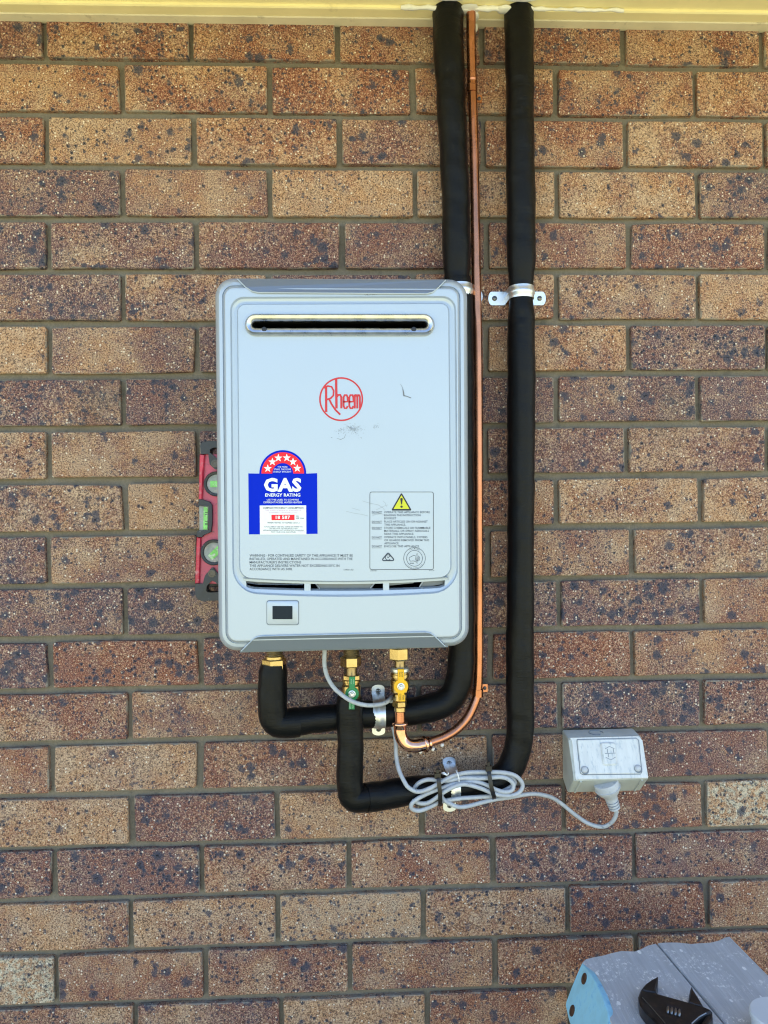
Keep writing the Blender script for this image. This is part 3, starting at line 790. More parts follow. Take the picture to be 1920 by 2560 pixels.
mb = MB(); mb.add([P1(649.5, 1263.8), P1(765.5, 1263.4), P1(766, 1336), P1(650, 1336.4)], [(0, 1, 2, 3)])
mb.build('white_panel', MT['lwhite'], lab)
for dx, dy in ((-251, 85), (-173, 196), (-73, 261), (67, 263), (172, 196), (244, 88)):
    mb = MB(); cx, cy = 707 + dx / 6.705, 1184 - dy / 6.705; pts = []
    for k in range(10):
        r = 10.6 if k % 2 == 0 else 4.3; a = math.radians(-90 + 36 * k); pts.append((cx + r * math.cos(a), cy + r * math.sin(a)))
    mb.poly([P2(*p) for p in pts]); mb.build('star', MT['lwhite'], lab)
mb = MB(); S7 = 6.705
def T7(s, y, cap, w, bold=0.0, xc=717, pl_=P2): text(mb, s, 600 + xc / S7 + (y - 900) * 0.0012, 1110 + y / S7, cap / S7, pl_, w / S7, 'C', bold)
T7('THE MORE', 398, 26, 165); T7('STARS, THE MORE', 438, 26, 285); T7('ENERGY EFFICIENT', 479, 26, 300)
T7('GAS', 788, 204, 628, 0.046); T7('ENERGY RATING', 880, 50, 590, 0.026)
T7('USE THIS LABEL TO COMPARE', 948, 27, 535, 0.006); T7('DIFFERENT MODEL WATER HEATERS', 993, 29, 640, 0.006)
T7('18 587', 1255, 52, 242, 0.026, 718, P3)
mb.build('white_lettering', MT['lwhite'], lab)['kind'] = 'stuff'
mb = MB()
T7('COMPARATIVE ENERGY CONSUMPTION', 1085, 26, 678, 0.012, 722)
T7('MJ', 1223, 24, 34, 0, 960); T7('PER YEAR', 1258, 24, 128, 0, 1006)
T7('WHEN TESTED TO AS/NZS 5263.1.2', 1332, 25, 540, 0.0, 725)
for s, y, w in (('ACTUAL ENERGY USED WILL DEPEND ON WHERE YOU', 1398, 645), ('LIVE AND HOW THE APPLIANCE IS USED', 1426, 475), ('APPLIANCE RUNNING COST INFORMATION IS AVAILABLE', 1456, 680)): T7(s, y, 20, w, 0, 725)
T7('FROM YOUR LOCAL GAS SUPPLIER', 1486, 20, 410, 0, 725)
mb.build('dark_lettering', MT['ink'], lab)['kind'] = 'stuff'
mb = MB(); T7('THIS RHEEM B74A26NF-LF, B76A26NF-LB', 1122, 22, 600, 0, 720); T7('B74A26PF-LF, B76A26PF-LF USES', 1160, 22, 470, 0, 728); T7('11/2015-03', 1482, 18, 125, 0, 1025)
mb.build('pink_lettering', MT['pink'], lab)['kind'] = 'stuff'

# warning notice bottom left
mb = MB()
for i, (s, x1) in enumerate((('WARNING - FOR CONTINUED SAFETY OF THIS APPLIANCE IT MUST BE', 882), ('INSTALLED, OPERATED AND MAINTAINED IN ACCORDANCE WITH THE', 881.5), ("MANUFACTURER'S INSTRUCTIONS", 753), ('THIS APPLIANCE DELIVERS WATER NOT EXCEEDING 50°C IN', 848.5), ('ACCORDANCE WITH AS 3498.', 731))):
    text(mb, s, 624, 1391.6 + i * 8.5, 6.0, P0, x1 - 624, 'L', 0.004)
text(mb, '124021 AD', 859.5, 1426, 3.6, P0, 24, 'L')
mb.build('safety_lettering', MT['ink'], heater)['kind'] = 'stuff'

# DO NOT notice bottom right
note = empty('warning_label', H(1004, 1327)); note.parent = heater; note.location = H(1004, 1327) - Vector(heater.location)
V9 = lambda x, y: (915 + x / 9.217, 1220 + y / 9.217)
mb = MB()
fr = [V9(x, y) for x, y in rrect(89, 92, 1553, 1880, 46, 6)]
ribbon(mb, fr, 1.15, P0, True)
tri = lambda ax, ay, bx, by, cx, cy: [V9(ax, ay), V9(cx, cy), V9(bx, by)]
def rtri(cx, cyb, hw, h, r):                     # rounded triangle
    pts = []
    for a0, (x, y) in ((210, (cx, cyb - h)), (330, (cx + hw, cyb)), (90, (cx - hw, cyb))):
        k = r
        ox, oy = (0, 2 * k * .9) if a0 == 210 else ((-k * 1.55, -k) if a0 == 330 else (k * 1.55, -k))
        for q in range(5):
            a = math.radians(a0 + 30 * q); pts.append((x + ox + k * math.cos(a), y + oy + k * math.sin(a)))
    return [V9(x, y) for x, y in pts]
mb.poly([P0(*p) for p in rtri(817, 520, 236, 412, 20)])
mb.build('black_print', MT['line'], note)
mb = MB(); mb.poly([P1(*p) for p in rtri(817, 482, 182, 315, 4)]); mb.build('yellow_triangle', MT['yellow'], note)
mb = MB()
mb.poly([P2(*V9(x, y)) for x, y in [(788, 250), (800, 230), (834, 230), (846, 250), (828, 378), (808, 378)]])
mb.poly([P2(*V9(x, y)) for x, y in circ(818, 430, 27, 14)])
mb.build('exclamation_mark', MT['line'], note)
mb = MB()
for y in (580, 800, 942, 1160, 1365):
    text(mb, 'DO NOT', *V9(136, y), 43 / 9.217, P0, 228 / 9.217, 'L', 0.016)
    ribbon(mb, [V9(136, y + 17), V9(362, y + 15)], 0.6, P0)
for s, y, x1 in (('OPERATE THIS APPLIANCE BEFORE', 580, 1472), ('READING THE INSTRUCTION', 650, 1255), ('BOOKLET', 720, 697), ('PLACE ARTICLES ON OR AGAINST', 797, 1420), ('THIS APPLIANCE.', 868, 915),
                 ('STORE CHEMICALS OR FLAMMABLE', 942, 1485), ('MATERIALS, OR SPRAY AEROSOLS', 1010, 1448), ('NEAR THIS APPLIANCE.', 1080, 1105), ('OPERATE WITH PANELS, COVERS', 1155, 1415), ('OR GUARDS REMOVED FROM THIS', 1225, 1455),
                 ('APPLIANCE.', 1297, 762), ('ENCLOSE THIS APPLIANCE.', 1365, 1235)):
    text(mb, s, *V9(420, y), 46 / 9.217, P0, (x1 - 420) / 9.217, 'L', 0.004)
text(mb, '2-48755/003', *V9(97, 1918), 2.4, P0, 17, 'L'); text(mb, '01/15 AB', *V9(1455, 1910), 2.2, P0, 13, 'L')
# rounded triangle tick mark
t_ = rtri(510, 1672, 140, 190, 24); ribbon(mb, t_, 2.8, P0, True)
c_ = [(508 + 62 * math.cos(math.radians(a)), 1600 + 62 * math.sin(math.radians(a))) for a in range(-20, -330, -15)]
ribbon(mb, [V9(*p) for p in c_], 1.7, P0)
ribbon(mb, [V9(*p) for p in [(485, 1580), (503, 1612), (560, 1555)]], 1.7, P0)
# round gas approval mark
ribbon(mb, [V9(*p) for p in circ(1118, 1620, 249, 48)], 1.0, P0, True); ribbon(mb, [V9(*p) for p in circ(1118, 1620, 182, 40)], 1.0, P0, True)
ribbon(mb, [V9(*p) for p in [(1000, 1655), (992, 1620), (1010, 1595), (1050, 1578), (1095, 1552), (1138, 1560)]], 1.0, P0)
ribbon(mb, [V9(*p) for p in [(1000, 1655), (1030, 1690), (1060, 1680), (1110, 1682), (1140, 1700), (1180, 1712)]], 1.0, P0)
ribbon(mb, [V9(*p) for p in [(1215, 1565), (1240, 1620), (1230, 1660), (1210, 1685)]], 1.0, P0)
ribbon(mb, [V9(*p) for p in [(1158, 1690), (1142, 1640), (1150, 1570), (1178, 1495), (1200, 1570), (1208, 1640), (1190, 1690)]], 0.9, P0)
ribbon(mb, [V9(*p) for p in [(1172, 1690), (1166, 1640), (1177, 1560), (1188, 1640), (1180, 1690)]], 0.8, P0)
ribbon(mb, [V9(*p) for p in [(1168, 1722), (1178, 1738), (1188, 1722)]], 0.9, P0)
text(mb, 'AGA', *V9(1008, 1745), 2.6, P0, 11, 'L', 0.03)
for s, r, a0, a1, cap in (('ALLMARK', 208, -118, -62, 2.8), ('LICENCE NUMBER 7270', -232, 140, 40, 1.8)):
    n = len(s)
    for i, ch in enumerate(s):
        if ch == ' ': continue
        a = math.radians(a0 + (a1 - a0) * i / (n - 1)); rr = abs(r)
        text(mb, ch, *V9(1118 + rr * math.cos(a), 1620 + rr * math.sin(a)), cap, P0, None, 'C', 0.01, a + math.pi / 2 if r > 0 else a - math.pi / 2)
mb.build('lettering', MT['ink'], note)['kind'] = 'stuff'

# scuffs and rubbed grime on the panel
mb = MB(); r3 = random.Random(9)
st = lambda pts, w: ribbon(mb, [U(*p) for p in pts], w, P0)
st([(1108, 645), (1118, 662), (1124, 678)], [.5, .8, 1.2]); st([(1122, 674), (1126, 694), (1128, 712)], [1.8, 3.2, 3.6]); st([(1126, 712), (1145, 716), (1170, 726)], [3.0, 1.8, 2.2])
for cx, cy, sx, sy, n in ((835, 905, 45, 26, 150), (962, 888, 18, 14, 26), (760, 915, 26, 22, 40), (935, 132, 36, 4, 26)):
    for _ in range(n):
        x, y = cx + r3.gauss(0, sx * .6), cy + r3.gauss(0, sy * .6); L_ = r3.uniform(1.5, 5); a = r3.uniform(.4, 1.3)
        st([(x, y), (x + L_ * math.cos(a), y + L_ * math.sin(a))], r3.uniform(.35, .8))
st([(708, 952), (716, 956)], 1.0); st([(742, 958), (765, 965), (785, 955), (793, 935)], [.6, 1.1, .9, .7]); st([(880, 952), (884, 958)], 1.2)
for k in range(9): x = 800 + k * 8; y = 882 + 16 * math.sin(k * .35); st([(x, y), (x + 3, y + 8)], .7)
st([(885, 112), (900, 116), (908, 120)], [.6, 1.4, .6])
for (x, y, x2, y2) in ((940, 1275, 970, 1262), (945, 1283, 962, 1290), (930, 1290, 948, 1285), (957, 1252, 966, 1268)):
    ribbon(mb, [(x, y), ((x + x2) / 2 + 2, (y + y2) / 2 - 2), (x2, y2)], .35, P0)
for pts in ([(905, 1252), (925, 1258), (945, 1262), (958, 1270), (962, 1276)], [(865, 1278), (885, 1283), (905, 1286), (920, 1290)], [(880, 1270), (900, 1276)]): ribbon(mb, pts, .40, P0)
mb.build('scuff_mark', MT['scuff'], heater)['kind'] = 'stuff'
# fixing bracket showing at the back of the case
mb = MB(); a = H(1120, 700, .02); mb.box((a.x - .02, -.018, a.z - .05), (a.x + .004, -.001, a.z - .004)); mb.build('wall_bracket', MT['zinc'], heater)

# ------------------------------------------------------------------ pipes in foam sleeves
def foam_radius(r0, seed, dents=(), wrinkle=.0004):
    r = random.Random(seed); ph = [r.uniform(0, 6.28) for _ in range(8)]
    cre = [(r.uniform(4, 330), r.choice((r.uniform(0, 1.6), r.uniform(4.7, 6.2))), r.uniform(.0004, .0011)) for _ in range(34)]
    def fn(i, t, a):
        v = r0 + wrinkle * (math.sin(i * .33 + ph[0] + 1.3 * math.sin(a + ph[1])) + .6 * math.sin(i * .91 + 2 * a + ph[2]) + .5 * math.sin(3 * a + i * .17 + ph[3]))
        v += .0006 * math.sin(i * .07 + ph[4])
        for i0, a0, am in cre:
            q = i - i0
            if -5 < q < 5: v -= am * math.exp(-(q / 1.1) ** 2) * max(0, math.cos((a - a0) * .8)) ** 2 if abs(a - a0) < 1.9 else 0
        for t0, w, amp in dents: v += amp * math.exp(-((t - t0) / w) ** 2)
        return v
    return fn
def foam(name, parent, pts, r0, seed, dents=(), n=10, step=.005, wr=.0004):
    P = resample(catmull(pts, n), step); mb = MB(); sweep(mb, P, foam_radius(r0, seed, dents, wr), 26)
    return mb.build(name, MT['foam'], parent, 70)

def clip(px, py, d_axis, r, horizontal_pipe, label, tabs=(1, 1), wband=.020, tab_lens=(.030, .030)):
    """saddle clip: two flat screwed tabs on the wall joined by a band over the pipe"""
    c = at(px, py, d_axis); t = empty('saddle_clip', (c.x, 0, c.z), label, 'pipe clip', 'zinc saddle clips holding the insulated pipes')
    ax = Vector((0, 0, 1)) if horizontal_pipe else Vector((1, 0, 0)); al = Vector((1, 0, 0)) if horizontal_pipe else Vector((0, 0, 1))
    y0 = -.0012
    mb = MB(); loops = []
    hw = wband / 2
    for a in [i * math.pi / 22 for i in range(23)]:
        rr = r; p = Vector((c.x, -d_axis, c.z)) + ax * (rr * math.cos(a)) + Vector((0, -1, 0)) * (rr * math.sin(a))
        nrm = (ax * math.cos(a) + Vector((0, -1, 0)) * math.sin(a))
        prof = [(-hw, 0), (-hw * .45, .0002), (-hw * .22, .0018), (hw * .22, .0018), (hw * .45, .0002), (hw, 0), (hw, -.0012), (-hw, -.0012)]
        loops.append([p + al * s + nrm * h for s, h in prof])
    for sgn, L_ in ((1, loops), (-1, loops)): pass
    foot0 = [Vector((q.x, y0, q.z)) if abs((q - (Vector((c.x, -d_axis, c.z)))).dot(ax)) > 0 else q for q in loops[0]]
    foot1 = [Vector((q.x, y0, q.z)) for q in loops[-1]]
    mb.loft([foot0] + loops + [foot1], cap0=True, cap1=True); mb.build('band', MT['zinc'], t, 35)
    for k, s in enumerate((1, -1)):
        if not tabs[k]: continue
        tab_len = tab_lens[k]
        b = Vector((c.x, y0, c.z)) + ax * s * (r - .002); hw2 = .0113 if not horizontal_pipe else .0108
        o = [b + al * -hw2, b + ax * s * (tab_len - .006) + al * -hw2]
        for q in range(1, 8):
            an = -math.pi / 2 + math.pi * q / 8; o.append(b + ax * s * (tab_len - .006 + .006 * math.cos(an)) + al * hw2 * math.sin(an))
        o += [b + ax * s * (tab_len - .006) + al * hw2, b + al * hw2]
        mb = MB(); mb.prism([p + Vector((0, -.0016, 0)) for p in o], (0, .0015, 0)); mb.build('tab', MT['zinc'], t)
        screw(t, b + ax * s * (tab_len - .0105) + Vector((0, -.0018, 0)))
    return t
def screw(parent, p, r=.0042, name='screw'):
    mb = MB(); lathe(mb, p, [(r, 0), (r * 1.02, .0006), (r * .8, .0020), (r * .45, .0026), (.0001, .0027)], 14, Vector((0, -1, 0)))
    o = mb.build(name, MT['screw'], parent, 50)
    mb = MB(); q = Vector(p) + Vector((0, -.0026, 0)); w = r * .62
    mb.box((q.x - w, q.y - .0003, q.z - r * .14), (q.x + w, q.y + .0006, q.z + r * .14)); mb.box((q.x - r * .14, q.y - .00034, q.z - w), (q.x + r * .14, q.y + .00066, q.z + w))
    mb.build('drive_slot', MT['line'], o)
    return o

# right-hand pipe: soffit, down the wall, bend, along to the elbow under the green valve
pr = empty('insulated_pipe', at(1300, 1400, .036), 'right black foam lagged water pipe running from eave down to the green valve', 'pipe', 'black foam lagged pipes on the wall')
top = at(1297, 5, .034); top.z = ZS + .012
foam('foam_sleeve', pr, [top, at(1299, 180, .035), at(1301, 420, .036), at(1303, 580, .036), at(1303, 690, .034), at(1303, 735, .033)], .0230, 1, [(.0, .25, .0012), (.97, .05, -.0030)])
foam('foam_sleeve', pr, [at(1303, 712, .033), at(1303, 760, .034), at(1303, 1000, .036), at(1302, 1300, .036), at(1300, 1600, .036), at(1300, 1780, .037), at(1298, 1850, .038), at(1286, 1900, .039),
     at(1262, 1937, .041), at(1224, 1956, .043), at(1150, 1966, .047), at(1021, 1978, .056), at(950, 1989, .066), at(912, 1995, .075)], .0222, 2, [(.02, .02, -.0030)])
foam('foam_sleeve', pr, [at(874, 1742, .076), at(875, 1830, .077), at(875, 1920, .078), at(875.5, 1965, .079), at(879, 1989, .079), at(893, 1997, .078), at(925, 1994, .072)], .0213, 3, [(.0, .04, -.0012)], wr=.0005)

# left-hand pipe
plp = empty('insulated_pipe', at(1145, 1400, .036), 'left black foam lagged water pipe passing behind the heater to its left brass fitting', 'pipe', 'black foam lagged pipes on the wall')
top = at(1119, 5, .034); top.z = ZS + .012
foam('foam_sleeve', plp, [top, at(1122, 130, .035), at(1128, 260, .036), at(1136, 420, .036), at(1140, 540, .036), at(1141.5, 640, .035), at(1143, 700, .033)], .0232, 4, [(.0, .2, .0016), (.98, .04, -.0026)], wr=.0005)
foam('foam_sleeve', plp, [at(1144, 700, .033), at(1150, 760, .035), at(1153, 1000, .036), at(1154, 1300, .036), at(1155, 1560, .037), at(1154, 1650, .038), at(1147, 1705, .039), at(1130, 1741, .040), at(1095, 1764, .041), at(1018, 1780, .043),
     at(930, 1786, .047), at(839, 1793, .054), at(770, 1801, .062), at(727, 1806, .070)], .0217, 5, [])
foam('foam_sleeve', plp, [at(684, 1660, .076), at(682.5, 1700, .076), at(681, 1750, .076), at(682, 1780, .076), at(689, 1802, .076), at(705, 1809, .074), at(745, 1805, .067)], .0222, 6, [(.0, .06, -.0024)], wr=.0005)
# overlap of the upper sleeves under the eave
for par, pts, sd in ((plp, [top + Vector((0, 0, -.002)), at(1121.5, 60, .0345), at(1123, 103, .035)], 7),):
    foam('lap_joint', par, pts, .0243, sd)

clip(1303, 733, .034, .0205, False, 'zinc saddle clip with both screwed tabs showing on the right lagged pipe')
clip(1148, 728, .034, .0215, False, 'zinc saddle clip half hidden behind the heater corner and the copper pipe', tab_lens=(.024, .024))
clip(948, 1785, .046, .0222, True, 'upright zinc saddle clip on the lagged pipe beside the yellow gas valve', tab_lens=(.0170, .0270))
clip(1132, 1967, .048, .0226, True, 'zinc saddle clip on the lower pipe behind the coiled grey cable', tab_lens=(.0130, .0375))

# ------------------------------------------------------------------ brass fittings and valves
def hexnut(mb, c, r, h, rot=0.0, seg=6):
    loops = []
    for rr, z in ((r * .93, 0), (r, h * .1), (r, h * .9), (r * .93, h)):
        loops.append([Vector(c) + Vector((rr * math.cos(rot + k * math.pi / 3), rr * math.sin(rot + k * math.pi / 3), z)) for k in range(6)])
    mb.loft(loops, cap0=True, cap1=True)
DV = .076
def vz(py, px=880): return at(px, py, DV).z
def cyl(mb, px, y0, y1, w, seg=24, bev=.0006):
    a = at(px, y1, DV); h = at(px, y0, DV).z - a.z; r = w * (1.28 - DV) / FPX / 2
    lathe(mb, a, [(r - bev, 0), (r, bev), (r, h - bev), (r - bev, h)], seg)
def thread(mb, px, y0, y1, w, n):
    a = at(px, y1, DV); h = at(px, y0, DV).z - a.z; r = w * (1.28 - DV) / FPX / 2; prof = []
    for k in range(n): prof += [(r * .93, h * k / n), (r, h * (k + .5) / n)]
    prof.append((r * .93, h)); lathe(mb, a, prof, 24)
def hexpx(mb, px, y0, y1, w, rot=0.3):
    a = at(px, y1, DV); h = at(px, y0, DV).z - a.z; hexnut(mb, a, w * (1.28 - DV) / FPX / 2 * 1.04, h, rot)

fit = empty('brass_fitting', at(686, 1650, DV), 'brass threaded union on the heater\'s left outlet above the lagged elbow', 'fitting')
mb = MB(); thread(mb, 686.5, 1600, 1641, 42, 7); mb.build('thread', MT['brassdark'], fit, 25)
mb = MB(); cyl(mb, 686.5, 1639, 1647, 48); hexpx(mb, 686, 1646, 1672, 59); mb.build('hex_nut', MT['brass'], fit, 25)

def handle(parent, cx, cy, rc, top, bot, d, mat, words):
    """lever: round hub with two flat tabs, pixel sizes"""
    out = []
    (tx, ty, tw), (bx, by, bw) = top, bot
    a0 = math.asin(min(.95, tw / 2 / rc)); a1 = math.asin(min(.95, bw / 2 / rc))
    out += [(tx - tw / 2, ty), (tx + tw / 2, ty)]
    for k in range(0, 11): a = -math.pi / 2 + a0 + (math.pi - a0 - a1) * k / 10; out.append((cx + rc * math.cos(a), cy + rc * math.sin(a)))
    out += [(bx + bw / 2, by), (bx - bw / 2, by)]
    for k in range(0, 11): a = math.pi / 2 + a1 + (math.pi - a0 - a1) * k / 10; out.append((cx + rc * math.cos(a), cy + rc * math.sin(a)))
    mb = MB(); mb.prism([at(x, y, d) for x, y in out], (0, .0038, 0), .0008)
    h = mb.build('handle', mat, parent, 40)
    mb = MB(); c = at(cx, cy, d); lathe(mb, c + Vector((0, .001, 0)), [(.0058, 0), (.0056, .0018), (.0050, .0020)], 24, Vector((0, -1, 0)))
    mb.build('washer', MT['zinc'], h, 40)
    mb = MB(); p = c + Vector((0, -.0012, 0)); loops = []
    for rr, q in ((.0045, 0), (.0047, -.0006), (.0047, -.0036), (.0040, -.0044)): loops.append([p + Vector((rr * math.cos(k * math.pi / 3 + .3), q, rr * math.sin(k * math.pi / 3 + .3))) for k in range(6)])
    mb.loft(loops, cap0=True, cap1=True); lathe(mb, p + Vector((0, -.0048, 0)), [(.0026, 0), (.0026, .0012), (.0020, .0018)], 12, Vector((0, -1, 0)))
    mb.build('nut', MT['zinc'], h, 30)
    mb = MB()
    for s, x, y, cap, w in words: text(mb, s, x, y, cap, lambda a, b: at(a, b, d + .0004), w, 'C', .012, -math.pi / 2)
    mb.build('lettering', MT['line'] if mat is MT['hyellow'] else MT['pale'], h)['kind'] = 'stuff'
    # stem behind the hub
    mb = MB(); lathe(mb, c + Vector((0, .018, 0)), [(.0075, 0), (.0075, .0152)], 16, Vector((0, -1, 0))); mb.build('stem', MT['brass'], parent, 40)
MT['rivet'] = simple('dark_rivet', (0.10, 0.09, 0.08), 0.4, 0.7)
MT['pale'] = simple('pale_print', (0.35, 0.55, 0.42), 0.5)

vg = empty('ball_valve', at(880, 1715, DV), 'brass ball valve with green lever handle at the middle pipe', 'valve', 'lever ball valves under the heater')
mb = MB(); thread(mb, 878, 1600, 1643, 40, 8); mb.build('thread', MT['brassdark'], vg, 25)
mb = MB(); hexpx(mb, 877, 1641, 1666, 50, .12); cyl(mb, 878, 1664, 1669, 32); mb.build('hex_nut', MT['brass'], vg, 25)
mb = MB(); cyl(mb, 878.5, 1667, 1690, 28); mb.build('neck', MT['brassdark'], vg, 30)
mb = MB(); hexpx(mb, 879, 1687, 1698, 43, .5); cyl(mb, 878.5, 1698, 1705, 46); cyl(mb, 878.5, 1704.5, 1709, 41); cyl(mb, 878.5, 1708.5, 1748, 47, 24, .003); mb.build('body', MT['brass'], vg, 30)
handle(vg, 880, 1735, 17.3, (880.5, 1692, 15), (879, 1774, 14.5), DV + .027, MT['hgreen'], [('ON', 879.5, 1704, 2.6, 12), ('OFF', 885.5, 1704, 2.6, 12), ('ZETCO', 877, 1764, 4, 15), ('WATER', 884, 1765, 2.6, 12)])

vy = empty('ball_valve', at(1000, 1715, DV), 'brass ball valve with yellow lever handle above the copper gas elbow', 'valve', 'lever ball valves under the heater')
mb = MB(); hexpx(mb, 998, 1618, 1649, 49, .35); mb.build('hex_nut', MT['brass'], vy, 25)
mb = MB(); cyl(mb, 999.5, 1648, 1652, 32); cyl(mb, 999.5, 1651, 1668, 27); mb.build('neck', MT['brassdark'], vy, 30)
mb = MB(); cyl(mb, 999.5, 1667, 1680, 47, 24, .002); mb.build('collar', MT['zinc'], vy, 30)
mb = MB(); cyl(mb, 999.5, 1680, 1684, 42); cyl(mb, 999.5, 1683.5, 1692, 46); cyl(mb, 999.5, 1691.5, 1695, 41); cyl(mb, 999.5, 1694.5, 1732, 46, 24, .003); cyl(mb, 999.5, 1731, 1752, 36, 24, .002); hexpx(mb, 999.5, 1752, 1765, 36, .2); cyl(mb, 1000, 1764.5, 1780, 29, 24, .002)
mb.build('body', MT['brass'], vy, 30)
handle(vy, 1002.5, 1716.5, 18.2, (1002, 1673, 16.5), (1005, 1754, 16.5), DV + .027, MT['hyellow'], [('ON', 1001, 1686, 3, 12), ('OFF', 1007, 1686, 3, 13), ('ZETCO', 1003, 1743, 4, 17), ('GAS', 1009.5, 1744, 3.4, 11)])

# ------------------------------------------------------------------ copper gas pipe
cp = empty('copper_pipe', at(1195, 1400, .030), 'bare copper gas pipe running from the eave between the black pipes to the yellow valve', 'pipe')
top = at(1177, 8, .038); top.z = ZS + .01
P = catmull([top, at(1178.5, 130, .034), at(1182, 260, .031), at(1186.5, 420, .031), at(1190.5, 666, .034), at(1195, 900, .036), at(1196.5, 1200, .036), at(1197, 1500, .034), at(1197, 1640, .034), at(1194.5, 1725, .034),
             at(1187, 1757, .036), at(1169, 1794, .040), at(1141, 1824, .046), at(1108, 1844, .055), at(1069, 1858, .066), at(1050, 1863, .072)], 12)
P = resample(P, .004); mb = MB(); r4 = random.Random(3)
sweep(mb, P, lambda i, t, a: .0076 - .0003 * t, 18); mb.build('tube', MT['copper'], cp, 60)
# sleeve coupling high up
mb = MB(); a, b = at(1181, 226, .0318), at(1180, 185, .0328)
sweep(mb, [a, a + (b - a) * .25, a + (b - a) * .27, a + (b - a) * .33, a + (b - a) * .36, a + (b - a) * .6, a + (b - a) * .63, a + (b - a) * .68, a + (b - a) * .7, b], lambda i, t, an: [.0080, .0080, .0086, .0086, .0080, .0080, .0084, .0084, .0079, .0079][i], 18)
mb.build('coupling', MT['copper'], cp, 40)
# elbow into the valve
mb = MB(); P = catmull([at(1052, 1862.5, .0715), at(1040, 1865, .074), at(1022, 1863, .076), at(1008, 1852, .076), at(1001, 1834, .076), at(1000, 1812, .076), at(1000, 1804, .076)], 8)
sweep(mb, P, .0100, 20)
for c, ax in ((at(1060, 1861, .070), at(1052, 1862.5, .0715) - at(1070, 1858, .067)), (at(1000, 1806, .076), Vector((0, 0, 1)))):
    ax = ax.normalized(); lathe(mb, c - ax * .004, [(.0100, -.006), (.0106, -.005), (.0106, -.001), (.0118, 0), (.0128, .0022), (.0118, .0044), (.0098, .0052), (.0094, .010 if abs(ax.x) > .5 else .0054)], 20, ax)
mb.build('elbow', MT['coppershine'], cp, 50)
mb = MB(); cyl(mb, 1000, 1776, 1806, 25); mb.build('stub', MT['copper'], cp, 40)
def drop(px, py, d, s=.0045):
    mb = MB(); c = at(px, py, d); lathe(mb, c, [(.0002, -s * .9), (s * .45, -s * .7), (s * .72, -s * .25), (s * .8, s * .1), (s * .5, s * .5), (.0002, s * .6)], 10)
    mb.build('water_drop', MT['drip'], cp, 60)
for q in ((1051, 1878, .070), (1082, 1872, .063), (1105, 1862, .056)): drop(*q)
def smallclip(px, py, label, d=.03):
    c = at(px, py, d); t = empty('copper_clip', (c.x, 0, c.z), label, 'pipe clip', 'small copper saddles on the gas pipe')
    mb = MB(); loops = []
    for a in [i * math.pi / 14 for i in range(15)]:
        loops.append([Vector((c.x + r_ * math.cos(a), -d - r_ * math.sin(a), c.z + s)) for r_, s in ((.0079, -.006), (.0086, -.006), (.0086, .006), (.0079, .006))])
    f0 = [Vector((q.x, -.001, q.z)) for q in loops[0]]; f1 = [Vector((q.x, -.001, q.z)) for q in loops[-1]]
    mb.loft([f0] + loops + [f1], cap0=True, cap1=True)
    mb.box((c.x + .0075, -.0022, c.z - .0065), (c.x + .0215, -.0010, c.z + .0065))
    mb.build('band', MT['copper'], t, 40); screw(t, Vector((c.x + .0165, -.0024, c.z)), .0030)
smallclip(1180, 222, 'small copper saddle clip on the gas pipe just under the eave', .0318)
smallclip(1195, 1732, 'small copper saddle clip where the gas pipe starts to bend', .034)

# ------------------------------------------------------------------ power cord
RC = .0034
cord = empty('power_lead', at(1130, 1970, .07), 'grey power cord coiled with black ties and plugged into the outlet', 'power cord')
C5 = lambda x, y, d: at(1010 + x / 5.027, 1840 + y / 5.027, d)
lead = [at(811, 1600, .085), at(811.5, 1630, .090), at(811, 1660, .094), at(818, 1691, .100), at(834.7, 1719, .106), at(858.6, 1740, .112), at(886.4, 1756, .117), at(918, 1763, .112), at(950, 1761, .098), at(968, 1754, .082), at(979, 1744, .062)]
lead2 = [at(979, 1744, .062), at(978, 1752, .052), at(974, 1766, .048), at(976, 1787, .048), at(983, 1818, .050), at(989, 1850, .054), at(990.5, 1890, .060), at(997, 1924, .070)]
coil = [C5(0, 565, .080), C5(60, 650, .084), C5(180, 700, .086), C5(330, 655, .086), C5(470, 575, .084), C5(620, 500, .080), C5(790, 460, .078), C5(1000, 452, .077), C5(1250, 460, .076), C5(1400, 500, .074), C5(1485, 590, .072), C5(1478, 670, .073), C5(1410, 730, .076), C5(1290, 752, .080),
        C5(1140, 728, .083), C5(985, 665, .085), C5(850, 622, .086), C5(740, 607, .087), C5(620, 640, .087), C5(490, 712, .086), C5(390, 790, .083), C5(290, 842, .079), C5(190, 842, .076), C5(115, 800, .074), C5(103, 730, .073), C5(130, 655, .073), C5(195, 585, .074), C5(300, 548, .075), C5(430, 555, .076),
        C5(560, 560, .078), C5(720, 530, .079), C5(1000, 530, .079), C5(1210, 515, .078), C5(1320, 548, .077), C5(1378, 615, .076), C5(1350, 685, .078), C5(1260, 702, .081), C5(1150, 672, .081), C5(1010, 605, .080), C5(880, 575, .079), C5(740, 585, .080), C5(600, 612, .081), C5(470, 655, .081),
        C5(300, 720, .081), C5(160, 795, .082), C5(90, 865, .082), C5(108, 920, .080), C5(200, 938, .078), C5(330, 890, .077), C5(450, 830, .076), C5(560, 805, .077), C5(720, 782, .078), C5(920, 768, .077), C5(1100, 752, .074), C5(1230, 700, .071), C5(1340, 640, .069), C5(1395, 580, .068), C5(1330, 505, .068), C5(1180, 490, .069), C5(1000, 495, .070), C5(760, 500, .072), C5(560, 600, .073), C5(470, 700, .074), C5(490, 790, .078), C5(575, 850, .080), C5(690, 892, .080), C5(820, 878, .078), C5(990, 832, .076), C5(1150, 796, .074), C5(1320, 772, .068), C5(1500, 738, .056), C5(1640, 727, .044)]
